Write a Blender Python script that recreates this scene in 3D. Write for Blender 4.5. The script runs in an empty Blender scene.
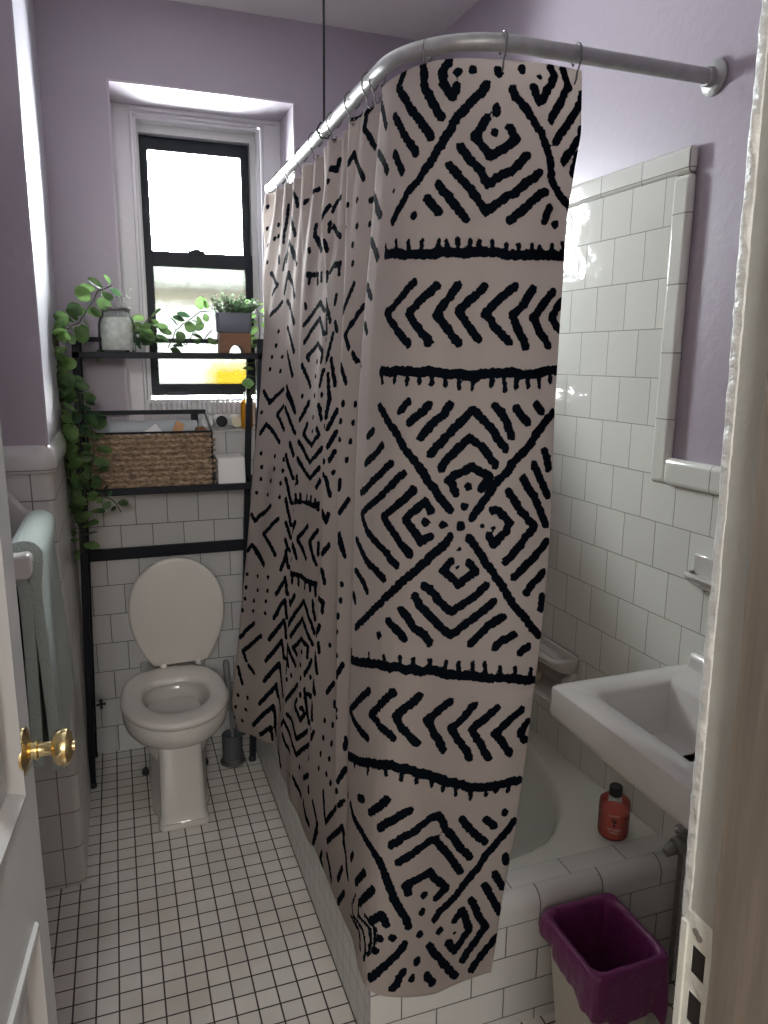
import bpy, bmesh, math, random
import numpy as np
from mathutils import Vector, Matrix
R = math.radians
random.seed(7)
SC = bpy.context.scene
COL = SC.collection

# ------------------------------------------------------------------ helpers
def tag(o, label=None, cat=None, group=None, kind=None):
    if label: o['label'] = label
    if cat: o['category'] = cat
    if group: o['group'] = group
    if kind: o['kind'] = kind
    return o
def link(o, parent=None):
    COL.objects.link(o)
    if parent:
        o.parent = parent
        if parent.type == 'EMPTY':
            o.matrix_parent_inverse = Matrix.Translation(-parent.location) if parent.rotation_euler[:] == (0,0,0) else parent.matrix_basis.inverted()
    return o
def empty(name, loc, label, cat, group=None):
    e = bpy.data.objects.new(name, None); e.empty_display_size = .05
    e.location = loc; COL.objects.link(e)
    return tag(e, label, cat, group)
class MB:
    """collects shapes in world coordinates, builds them as ONE mesh"""
    def __init__(s): s.v = []; s.f = []
    def add(s, vs, fs):
        n = len(s.v); s.v += [tuple(p) for p in vs]; s.f += [tuple(i+n for i in f) for f in fs]; return s
    def box(s, x0, x1, y0, y1, z0, z1, M=None):
        vs = [Vector((x, y, z)) for x in (x0, x1) for y in (y0, y1) for z in (z0, z1)]
        if M: vs = [M @ p for p in vs]
        return s.add(vs, [(0,1,3,2),(4,6,7,5),(0,4,5,1),(2,3,7,6),(0,2,6,4),(1,5,7,3)])
    def tube(s, pts, rad, n=12, closed=False, cap=True):
        pts = [Vector(p) for p in pts]; m = len(pts)
        rr = rad if isinstance(rad, (list, tuple)) else [rad]*m
        T = []
        for i in range(m):
            a = pts[(i-1) % m] if (closed or i > 0) else pts[0]
            b = pts[(i+1) % m] if (closed or i < m-1) else pts[-1]
            T.append((b-a).normalized())
        up = Vector((0,0,1)) if abs(T[0].z) < .9 else Vector((1,0,0))
        N = (up - T[0]*up.dot(T[0])).normalized()
        vs = []
        for i in range(m):
            N = (N - T[i]*N.dot(T[i])).normalized(); B = T[i].cross(N)
            for k in range(n):
                a = 2*math.pi*k/n
                vs.append(pts[i] + (N*math.cos(a)+B*math.sin(a))*rr[i])
        fs = []
        for i in range(m if closed else m-1):
            for k in range(n):
                a = i*n+k; b = i*n+(k+1) % n; c = ((i+1) % m)*n+(k+1) % n; d = ((i+1) % m)*n+k
                fs.append((a, b, c, d))
        if cap and not closed:
            fs.append(tuple(range(n-1, -1, -1))); fs.append(tuple((m-1)*n+k for k in range(n)))
        return s.add(vs, fs)
    def lathe(s, prof, c=(0,0,0), n=32, M=None, sx=1, sy=1):
        """prof: list of (r, z); M: transform applied about the centre c"""
        vs = []; fs = []
        for r, z in prof:
            for k in range(n):
                a = 2*math.pi*k/n; p = Vector((r*sx*math.cos(a), r*sy*math.sin(a), z))
                if M: p = M @ p
                vs.append(p+Vector(c))
        m = len(prof)
        for i in range(m-1):
            for k in range(n):
                fs.append((i*n+k, i*n+(k+1) % n, (i+1)*n+(k+1) % n, (i+1)*n+k))
        if prof[0][0] > 1e-4: fs.append(tuple(range(n-1, -1, -1)))
        if prof[-1][0] > 1e-4: fs.append(tuple((m-1)*n+k for k in range(n)))
        return s.add(vs, fs)
    def loft(s, loops, cap0=True, cap1=True, closed=True):
        n = len(loops[0]); vs = [Vector(p) for l in loops for p in l]; fs = []
        for i in range(len(loops)-1):
            for k in range(n if closed else n-1):
                fs.append((i*n+k, i*n+(k+1) % n, (i+1)*n+(k+1) % n, (i+1)*n+k))
        if cap0: fs.append(tuple(range(n-1, -1, -1)))
        if cap1: fs.append(tuple((len(loops)-1)*n+k for k in range(n)))
        return s.add(vs, fs)
    def prism(s, poly, axis, a, b):
        """extrude a closed 2D outline along an axis from a to b"""
        def P(u, w, t):
            return {'x': (t, u, w), 'y': (u, t, w), 'z': (u, w, t)}[axis]
        return s.loft([[P(u, w, a) for u, w in poly], [P(u, w, b) for u, w in poly]])
    def build(s, name, mat, parent=None, bevel=0, seg=2, smooth=True, angle=35, sub=0, M=None):
        me = bpy.data.meshes.new(name)
        bm = bmesh.new()
        vs = [bm.verts.new(M @ Vector(p) if M else p) for p in s.v]
        for f in s.f:
            if len(set(f)) < 3: continue
            try: bm.faces.new([vs[i] for i in f])
            except ValueError: pass
        bmesh.ops.remove_doubles(bm, verts=bm.verts, dist=1e-5)
        bmesh.ops.recalc_face_normals(bm, faces=bm.faces)
        bm.to_mesh(me); bm.free()
        for m in (mat if isinstance(mat, (list, tuple)) else [mat]): me.materials.append(m)
        if smooth:
            me.polygons.foreach_set('use_smooth', [True]*len(me.polygons))
            if not sub: me.set_sharp_from_angle(angle=R(angle))
        o = bpy.data.objects.new(name, me)
        if bevel:
            b = o.modifiers.new('bevel', 'BEVEL'); b.width = bevel; b.segments = seg; b.limit_method = 'ANGLE'; b.angle_limit = R(40)
            b.harden_normals = False
        if sub:
            b = o.modifiers.new('sub', 'SUBSURF'); b.levels = sub; b.render_levels = sub
        return link(o, parent)
def rrect(x0, x1, y0, y1, r, n=6):
    out = []
    for cx, cy, a0 in ((x1-r, y1-r, 0), (x0+r, y1-r, 90), (x0+r, y0+r, 180), (x1-r, y0+r, 270)):
        for k in range(n+1):
            a = R(a0+90*k/n); out.append((cx+r*math.cos(a), cy+r*math.sin(a)))
    return out

# camera model, also used to measure points in the photograph
FPX, PIT, YAW, ROL, CZ = 743.98, R(11.63), R(19.75), R(.4833), 1.4833
_w = Vector((math.sin(YAW)*math.cos(PIT), math.cos(YAW)*math.cos(PIT), -math.sin(PIT)))
_r0 = Vector((math.cos(YAW), -math.sin(YAW), 0)); _u0 = _r0.cross(_w)
_r = _r0*math.cos(ROL)+_u0*math.sin(ROL); _u = -_r0*math.sin(ROL)+_u0*math.cos(ROL)
def at(px, py, Y):
    d = _w+_r*((px-384)/FPX)-_u*((py-512)/FPX)
    return Vector((0, 0, CZ))+d*(Y/d.y)

# ------------------------------------------------------------------ materials
def mat(name):
    m = bpy.data.materials.new(name); m.use_nodes = True
    nt = m.node_tree; nt.nodes.clear()
    out = nt.nodes.new('ShaderNodeOutputMaterial')
    return m, nt, out
def N(nt, t, **k):
    n = nt.nodes.new('ShaderNode'+t)
    for a, v in k.items():
        if a in n.inputs: n.inputs[a].default_value = v
        else: setattr(n, a, v)
    return n
def setin(n, **k):
    for a, v in k.items(): n.inputs[a.replace('_', ' ')].default_value = v
def c4(c): return (c[0], c[1], c[2], 1)
def pbr(name, col, rough=.5, metal=0, bump=0, scale=30, var=0, spec=.5, coat=0, trans=0, detail=3, stretch=None):
    m, nt, out = mat(name)
    b = N(nt, 'BsdfPrincipled'); nt.links.new(b.outputs[0], out.inputs[0])
    b.inputs['Base Color'].default_value = c4(col); b.inputs['Roughness'].default_value = rough
    b.inputs['Metallic'].default_value = metal; b.inputs['Specular IOR Level'].default_value = spec
    b.inputs['Coat Weight'].default_value = coat; b.inputs['Transmission Weight'].default_value = trans
    if bump or var:
        tc = N(nt, 'TexCoord'); no = N(nt, 'TexNoise'); no.inputs['Scale'].default_value = scale; no.inputs['Detail'].default_value = detail
        mp = N(nt, 'Mapping'); nt.links.new(tc.outputs['Object'], mp.inputs[0]); nt.links.new(mp.outputs[0], no.inputs['Vector'])
        if stretch: mp.inputs['Scale'].default_value = stretch
        if bump:
            bp = N(nt, 'Bump'); bp.inputs['Strength'].default_value = bump; bp.inputs['Distance'].default_value = .004
            nt.links.new(no.outputs['Fac'], bp.inputs['Height']); nt.links.new(bp.outputs[0], b.inputs['Normal'])
        if var:
            mx = N(nt, 'MixRGB'); mx.inputs[1].default_value = c4([c*(1-var) for c in col]); mx.inputs[2].default_value = c4([min(1, c*(1+var)) for c in col])
            nt.links.new(no.outputs['Fac'], mx.inputs[0]); nt.links.new(mx.outputs[0], b.inputs['Base Color'])
    return m
def tile(name, axes, bw, rh, ox, oz, offset, mortar, col, grout, rough=.12, bumpd=.0012, wob=.25, var=.04, rot=0, dirt=None):
    """glazed tile: axes picks the two world axes the courses run along"""
    m, nt, out = mat(name)
    b = N(nt, 'BsdfPrincipled'); nt.links.new(b.outputs[0], out.inputs[0])
    tc = N(nt, 'TexCoord'); sp = N(nt, 'SeparateXYZ'); nt.links.new(tc.outputs['Object'], sp.inputs[0])
    cb = N(nt, 'CombineXYZ')
    for i, (a, o) in enumerate(zip(axes, (ox, oz))):
        ad = N(nt, 'Math', operation='ADD'); ad.inputs[1].default_value = -o
        nt.links.new(sp.outputs['XYZ'.index(a)], ad.inputs[0]); nt.links.new(ad.outputs[0], cb.inputs[i])
    br = N(nt, 'TexBrick'); br.offset = offset; br.offset_frequency = 2; br.squash = 1
    setin(br, Scale=1, Mortar_Size=mortar, Mortar_Smooth=.15, Brick_Width=bw, Row_Height=rh, Bias=0)
    br.inputs['Color1'].default_value = c4([c*(1-var) for c in col]); br.inputs['Color2'].default_value = c4([c*(1+var) for c in col]); br.inputs['Mortar'].default_value = c4(grout)
    nt.links.new(cb.outputs[0], br.inputs['Vector'])
    colout = br.outputs['Color']
    if dirt:
        no2 = N(nt, 'TexNoise'); setin(no2, Scale=5, Detail=5); nt.links.new(tc.outputs['Object'], no2.inputs['Vector'])
        rp = N(nt, 'ValToRGB'); rp.color_ramp.elements[0].position = .35; rp.color_ramp.elements[1].position = .7
        rp.color_ramp.elements[0].color = (1, 1, 1, 1); rp.color_ramp.elements[1].color = c4(dirt)
        nt.links.new(no2.outputs['Fac'], rp.inputs[0])
        mu = N(nt, 'MixRGB', blend_type='MULTIPLY'); mu.inputs[0].default_value = 1
        nt.links.new(colout, mu.inputs[1]); nt.links.new(rp.outputs[0], mu.inputs[2]); colout = mu.outputs[0]
    nt.links.new(colout, b.inputs['Base Color'])
    mr = N(nt, 'MapRange'); setin(mr, To_Min=rough, To_Max=.8); nt.links.new(br.outputs['Fac'], mr.inputs[0]); nt.links.new(mr.outputs[0], b.inputs['Roughness'])
    # grout sits lower; glaze is slightly wavy
    no = N(nt, 'TexNoise'); setin(no, Scale=14, Detail=2); nt.links.new(tc.outputs['Object'], no.inputs['Vector'])
    b1 = N(nt, 'Bump'); setin(b1, Strength=wob, Distance=.004); nt.links.new(no.outputs['Fac'], b1.inputs['Height'])
    iv = N(nt, 'Math', operation='SUBTRACT'); iv.inputs[0].default_value = 1; nt.links.new(br.outputs['Fac'], iv.inputs[1])
    b2 = N(nt, 'Bump'); setin(b2, Strength=.8, Distance=bumpd); nt.links.new(iv.outputs[0], b2.inputs['Height']); nt.links.new(b1.outputs[0], b2.inputs['Normal'])
    nt.links.new(b2.outputs[0], b.inputs['Normal'])
    return m
G = .0508
WHT = (.67, .675, .62); GRO = (.26, .25, .22)
M = {}
LAV = (.385, .340, .395)
M['lav'] = pbr('lavender_paint', LAV, .42, bump=.25, scale=45, detail=6, var=.03)
M['alcove'] = pbr('window_lit_lavender', (.42, .405, .45), .4, bump=.25, scale=40)  # the walls' lavender made paler: grazing window light put into the colour
M['ceil'] = pbr('ceiling_paint', (.80, .77, .77), .7, bump=.9, scale=60, detail=5)
M['white'] = pbr('white_gloss_paint', (.56, .56, .545), .22, bump=.25, scale=16, detail=4)
M['lining'] = pbr('lining_paint', (.50, .455, .50), .4, bump=.3, scale=22, detail=5)
M['casing'] = pbr('casing_paint', (.70, .69, .70), .35, bump=.3, scale=22, detail=5)
M['floor'] = tile('floor_mosaic', 'XY', G, G, -5.49304*G, 35.91279*G, 0, .0021, (.68, .66, .62), (.05, .046, .04), .22, .0012, .12, .05, dirt=(.86, .84, .80))
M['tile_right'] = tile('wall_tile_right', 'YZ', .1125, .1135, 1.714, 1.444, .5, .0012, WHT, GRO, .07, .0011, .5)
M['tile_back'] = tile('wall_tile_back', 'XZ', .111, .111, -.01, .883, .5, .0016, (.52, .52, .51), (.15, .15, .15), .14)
M['tile_left'] = tile('wall_tile_left', 'YZ', .111, .111, 2.06, .01, .5, .0016, (.55, .54, .52), (.16, .15, .14), .14)
M['tile_pier'] = tile('wall_tile_pier', 'XZ', .11, .111, -.215, .01, 0, .0016, (.55, .54, .52), (.16, .15, .14), .14)
M['tile_cap'] = tile('cap_tile', 'XZ', .15, .3, .02, .9, 0, .0012, (.56, .55, .53), (.16, .15, .14), .14)
M['tile_capy'] = tile('cap_tile_side', 'YZ', .152, .5, .05, .9, 0, .0014, WHT, GRO, .1)
M['tile_capv'] = tile('cap_tile_upright', 'YZ', .5, .152, .9, 1.198, 0, .0014, WHT, GRO, .1)
M['tile_front'] = tile('tub_subway_tile', 'XZ', .1635, .0792, .3300, .0287, .5, .0016, (.55, .55, .53), (.13, .13, .12), .14)
M['tile_apron'] = tile('tub_apron_tile', 'YZ', .055, .055, 1.30, .003, 0, .0016, (.56, .56, .53), (.20, .20, .19), .18)
M['tile_deck'] = tile('tub_deck_tile', 'XY', .153, .1, .9187, 1.226, 0, .0014, (.6, .6, .58), (.14, .14, .13), .1)
M['porc'] = pbr('porcelain', (.55, .535, .50), .1, spec=.55)
M['tub'] = pbr('tub_enamel', (.70, .715, .65), .12, spec=.5)
M['seat'] = pbr('toilet_seat_enamel', (.60, .57, .53), .25)
M['steel'] = pbr('galvanised_rod', (.40, .40, .39), .45, metal=.6, var=.25, scale=40, stretch=(1, 1, 1), bump=.1)
M['chrome'] = pbr('chrome', (.7, .7, .7), .12, metal=1)
M['ring'] = pbr('hook_steel', (.16, .155, .15), .35, metal=.8)
M['brass'] = pbr('polished_brass', (.80, .64, .33), .17, metal=1, bump=.1, scale=60)
M['black'] = pbr('black_metal', (.006, .008, .014), .5, spec=.25)
M['blackm'] = pbr('black_matt', (.015, .015, .017), .6)
M['sash'] = pbr('black_sash_paint', (.008, .011, .015), .45, spec=.25)
M['jamb'] = pbr('old_jamb_paint', (.36, .37, .345), .4, bump=.7, scale=35, detail=6, var=.08)
M['chip'] = pbr('chipped_white_paint', (.55, .56, .54), .4, bump=1, scale=90, detail=8, var=.18)
M['stop'] = pbr('worn_brown_stop', (.16, .135, .11), .55, bump=.8, scale=42, detail=7, var=.5, stretch=(1, 1, .08))
M['plate'] = pbr('painted_strike_plate', (.60, .61, .56), .35, bump=.8, scale=60, detail=5, var=.12)
M['dark'] = pbr('dark_hole', (.012, .011, .01), .8)
M['clay'] = pbr('cap_shell', (.62, .62, .6), .4)
M['pot'] = pbr('grey_pot', (.12, .13, .165), .6, bump=.1)
M['wood'] = pbr('brown_wood', (.16, .065, .025), .5, var=.3, scale=12, stretch=(1, 6, 12))
M['stem'] = pbr('dark_stem', (.05, .06, .025), .6)
M['linen'] = pbr('grey_linen', (.42, .45, .47), .9, bump=.3, scale=200)
M['paper'] = pbr('white_paper', (.72, .72, .70), .8)
M['kraft'] = pbr('tan_paper', (.50, .26, .12), .7)
M['soap'] = pbr('cream_soap', (.70, .66, .50), .45)
M['binm'] = pbr('cream_plastic', (.52, .49, .42), .4)
M['can'] = pbr('white_tin', (.80, .80, .78), .3)
M['corrode'] = pbr('corroded_brass', (.20, .19, .175), .6, metal=.2, bump=.9, scale=80, detail=6, var=.4)
M['halo'] = pbr('hall_paint', (.62, .58, .54), .8)
M['hallfloor'] = pbr('hall_wood', (.25, .15, .08), .5)
M['smoke'] = pbr('smoked_plastic', (.07, .08, .085), .25)
M['towel'] = pbr('sage_terry', (.40, .46, .42), .95, bump=1, scale=260, detail=4, var=.12)
M['bsheet'] = pbr('sheet_black', (.012, .012, .014), .95, bump=1, scale=260)

def leafmat(name, c1, c2, tr=.35):
    m, nt, out = mat(name)
    tc = N(nt, 'TexCoord'); no = N(nt, 'TexNoise'); setin(no, Scale=9, Detail=2); nt.links.new(tc.outputs['Object'], no.inputs['Vector'])
    rp = N(nt, 'ValToRGB'); rp.color_ramp.elements[0].position = .35; rp.color_ramp.elements[1].position = .65
    rp.color_ramp.elements[0].color = c4(c1); rp.color_ramp.elements[1].color = c4(c2); nt.links.new(no.outputs['Fac'], rp.inputs[0])
    b = N(nt, 'BsdfPrincipled'); b.inputs['Roughness'].default_value = .45; nt.links.new(rp.outputs[0], b.inputs['Base Color'])
    t = N(nt, 'BsdfTranslucent'); nt.links.new(rp.outputs[0], t.inputs[0])
    mx = N(nt, 'MixShader'); mx.inputs[0].default_value = tr
    nt.links.new(b.outputs[0], mx.inputs[1]); nt.links.new(t.outputs[0], mx.inputs[2]); nt.links.new(mx.outputs[0], out.inputs[0])
    return m
M['leaf'] = leafmat('eucalyptus_leaf', (.05, .105, .05), (.24, .40, .13), .55)
M['sprig'] = leafmat('small_leaf', (.08, .15, .07), (.50, .56, .42), .4)
M['whiteleaf'] = leafmat('pale_sprig', (.5, .52, .5), (.7, .72, .7), .3)

def glassy(name, col, rough=0, ior=1.45, mixd=.0):
    """thin clear vessel: lets light through, with a sharp reflection"""
    m, nt, out = mat(name)
    g = N(nt, 'BsdfGlossy'); g.inputs['Roughness'].default_value = .03
    t = N(nt, 'BsdfTransparent'); t.inputs[0].default_value = c4(col)
    f = N(nt, 'Fresnel'); f.inputs[0].default_value = ior
    mx = N(nt, 'MixShader'); nt.links.new(f.outputs[0], mx.inputs[0]); nt.links.new(t.outputs[0], mx.inputs[1]); nt.links.new(g.outputs[0], mx.inputs[2])
    last = mx
    if mixd:
        d = N(nt, 'BsdfDiffuse'); d.inputs[0].default_value = c4(col)
        mx2 = N(nt, 'MixShader'); mx2.inputs[0].default_value = mixd
        nt.links.new(mx.outputs[0], mx2.inputs[1]); nt.links.new(d.outputs[0], mx2.inputs[2]); last = mx2
    nt.links.new(last.outputs[0], out.inputs[0])
    return m
M['glass'] = glassy('clear_pane', (.97, .98, .98))
M['jar'] = glassy('jar_glass', (.95, .97, .96), ior=1.12, mixd=.03)
M['amber'] = glassy('amber_glass', (.95, .50, .04), mixd=.45)
M['bottle'] = glassy('clear_bottle', (.97, .96, .95), mixd=.04)
M['red'] = pbr('red_soap', (.80, .10, .07), .25, spec=.4)
def frosted():
    # textured privacy glass: milky, with a worn ochre band across the top and a yellow glow from behind tinted in at the lower right
    m, nt, out = mat('frosted_pane')
    tc = N(nt, 'TexCoord'); sp = N(nt, 'SeparateXYZ'); nt.links.new(tc.outputs['Object'], sp.inputs[0])
    no = N(nt, 'TexNoise'); setin(no, Scale=40, Detail=5); nt.links.new(tc.outputs['Object'], no.inputs['Vector'])
    wob = N(nt, 'Math', operation='MULTIPLY_ADD'); wob.inputs[1].default_value = .05; nt.links.new(no.outputs['Fac'], wob.inputs[0]); nt.links.new(sp.outputs['Z'], wob.inputs[2])
    rp = N(nt, 'ValToRGB'); mr = N(nt, 'MapRange'); setin(mr, From_Min=1.38+.025, From_Max=1.82+.025); nt.links.new(wob.outputs[0], mr.inputs[0]); nt.links.new(mr.outputs[0], rp.inputs[0])
    e = rp.color_ramp.elements; e[0].color = (.020, .021, .019, 1); e[0].position = .0; e[1].position = 1; e[1].color = (.021, .023, .020, 1)
    for p, c in ((.62, (.022, .023, .021, 1)), (.74, (.0085, .008, .0057, 1)), (.82, (.0062, .006, .0045, 1)), (.88, (.014, .015, .0128, 1))):
        q = e.new(p); q.color = c
    # yellow glow from behind the glass, put into the pane's tint
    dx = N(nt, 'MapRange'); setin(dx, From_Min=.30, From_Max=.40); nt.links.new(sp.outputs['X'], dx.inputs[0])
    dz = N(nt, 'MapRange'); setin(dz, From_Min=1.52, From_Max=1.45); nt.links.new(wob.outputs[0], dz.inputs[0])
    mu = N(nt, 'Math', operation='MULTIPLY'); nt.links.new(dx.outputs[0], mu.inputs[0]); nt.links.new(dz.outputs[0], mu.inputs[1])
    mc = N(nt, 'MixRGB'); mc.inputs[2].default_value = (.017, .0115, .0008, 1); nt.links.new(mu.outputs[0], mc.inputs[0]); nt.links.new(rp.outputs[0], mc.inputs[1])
    t = N(nt, 'BsdfTranslucent'); nt.links.new(mc.outputs[0], t.inputs[0])
    tr = N(nt, 'BsdfTransparent'); nt.links.new(mc.outputs[0], tr.inputs[0])
    mx = N(nt, 'MixShader'); mx.inputs[0].default_value = .02; nt.links.new(t.outputs[0], mx.inputs[1]); nt.links.new(tr.outputs[0], mx.inputs[2])
    gl = N(nt, 'BsdfGlossy'); gl.inputs['Roughness'].default_value = .2
    mx2 = N(nt, 'MixShader'); mx2.inputs[0].default_value = .05; nt.links.new(mx.outputs[0], mx2.inputs[1]); nt.links.new(gl.outputs[0], mx2.inputs[2])
    nt.links.new(mx2.outputs[0], out.inputs[0])
    return m
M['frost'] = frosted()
def wicker():
    m, nt, out = mat('woven_seagrass')
    b = N(nt, 'BsdfPrincipled'); b.inputs['Roughness'].default_value = .7; nt.links.new(b.outputs[0], out.inputs[0])
    at_ = N(nt, 'Attribute'); at_.attribute_name = 'tone'
    tc = N(nt, 'TexCoord'); no = N(nt, 'TexNoise'); setin(no, Scale=70, Detail=4); nt.links.new(tc.outputs['Object'], no.inputs['Vector'])
    rp = N(nt, 'ValToRGB'); rp.color_ramp.elements[0].color = (.11, .07, .042, 1); rp.color_ramp.elements[1].color = (.42, .30, .195, 1)
    rp.color_ramp.elements[0].position = .3; rp.color_ramp.elements[1].position = .72
    nt.links.new(no.outputs['Fac'], rp.inputs[0]); nt.links.new(rp.outputs[0], b.inputs['Base Color'])
    return m
M['wicker'] = wicker()
def cotton():
    m = pbr('cotton_fill', (.72, .70, .66), .8, bump=1, scale=60, detail=3, var=.45); return m
M['cotton'] = cotton()
def bagmat():
    m, nt, out = mat('purple_bag_film')
    b = N(nt, 'BsdfPrincipled'); b.inputs['Base Color'].default_value = (.18, .032, .125, 1); b.inputs['Roughness'].default_value = .32
    t = N(nt, 'BsdfTranslucent'); t.inputs[0].default_value = (.25, .02, .2, 1)
    tc = N(nt, 'TexCoord'); no = N(nt, 'TexNoise'); setin(no, Scale=28, Detail=4, Distortion=1.5); nt.links.new(tc.outputs['Object'], no.inputs['Vector'])
    bp = N(nt, 'Bump'); setin(bp, Strength=.8, Distance=.006); nt.links.new(no.outputs['Fac'], bp.inputs['Height']); nt.links.new(bp.outputs[0], b.inputs['Normal'])
    mx = N(nt, 'MixShader'); mx.inputs[0].default_value = .2; nt.links.new(b.outputs[0], mx.inputs[1]); nt.links.new(t.outputs[0], mx.inputs[2]); nt.links.new(mx.outputs[0], out.inputs[0])
    return m
M['bag'] = bagmat()
def curtainmat():
    m, nt, out = mat('printed_polyester')
    uv = N(nt, 'UVMap'); uv.uv_map = 'UVMap'
    a = N(nt, 'Attribute'); a.attribute_name = 'ink'
    no = N(nt, 'TexNoise'); setin(no, Scale=95, Detail=1.5); nt.links.new(uv.outputs[0], no.inputs['Vector'])
    ad = N(nt, 'Math', operation='MULTIPLY_ADD'); ad.inputs[1].default_value = .0095; nt.links.new(no.outputs['Fac'], ad.inputs[0]); nt.links.new(a.outputs['Fac'], ad.inputs[2])
    mr = N(nt, 'MapRange'); setin(mr, From_Min=.0048-.0006, From_Max=.0048+.0006); nt.links.new(ad.outputs[0], mr.inputs[0])
    # fine weave and faint tonal mottling of the cloth
    n2 = N(nt, 'TexNoise'); setin(n2, Scale=6, Detail=3); nt.links.new(uv.outputs[0], n2.inputs['Vector'])
    cl = N(nt, 'MixRGB'); cl.inputs[1].default_value = CLOTH1; cl.inputs[2].default_value = CLOTH2; nt.links.new(n2.outputs['Fac'], cl.inputs[0])
    mc = N(nt, 'MixRGB'); mc.inputs[1].default_value = (.007, .012, .020, 1); nt.links.new(mr.outputs[0], mc.inputs[0]); nt.links.new(cl.outputs[0], mc.inputs[2])
    b = N(nt, 'BsdfPrincipled'); b.inputs['Roughness'].default_value = .85; b.inputs['Specular IOR Level'].default_value = .08; nt.links.new(mc.outputs[0], b.inputs['Base Color'])
    t = N(nt, 'BsdfTranslucent'); nt.links.new(mc.outputs[0], t.inputs[0])
    wv = N(nt, 'TexNoise'); setin(wv, Scale=900, Detail=1); nt.links.new(uv.outputs[0], wv.inputs['Vector'])
    bp = N(nt, 'Bump'); setin(bp, Strength=.12, Distance=.001); nt.links.new(wv.outputs['Fac'], bp.inputs['Height']); nt.links.new(bp.outputs[0], b.inputs['Normal'])
    mx = N(nt, 'MixShader'); mx.inputs[0].default_value = .68; nt.links.new(b.outputs[0], mx.inputs[1]); nt.links.new(t.outputs[0], mx.inputs[2]); nt.links.new(mx.outputs[0], out.inputs[0])
    return m
CLOTH1 = (.60, .545, .51, 1); CLOTH2 = (.655, .595, .56, 1)
M['curtain'] = curtainmat()
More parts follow.
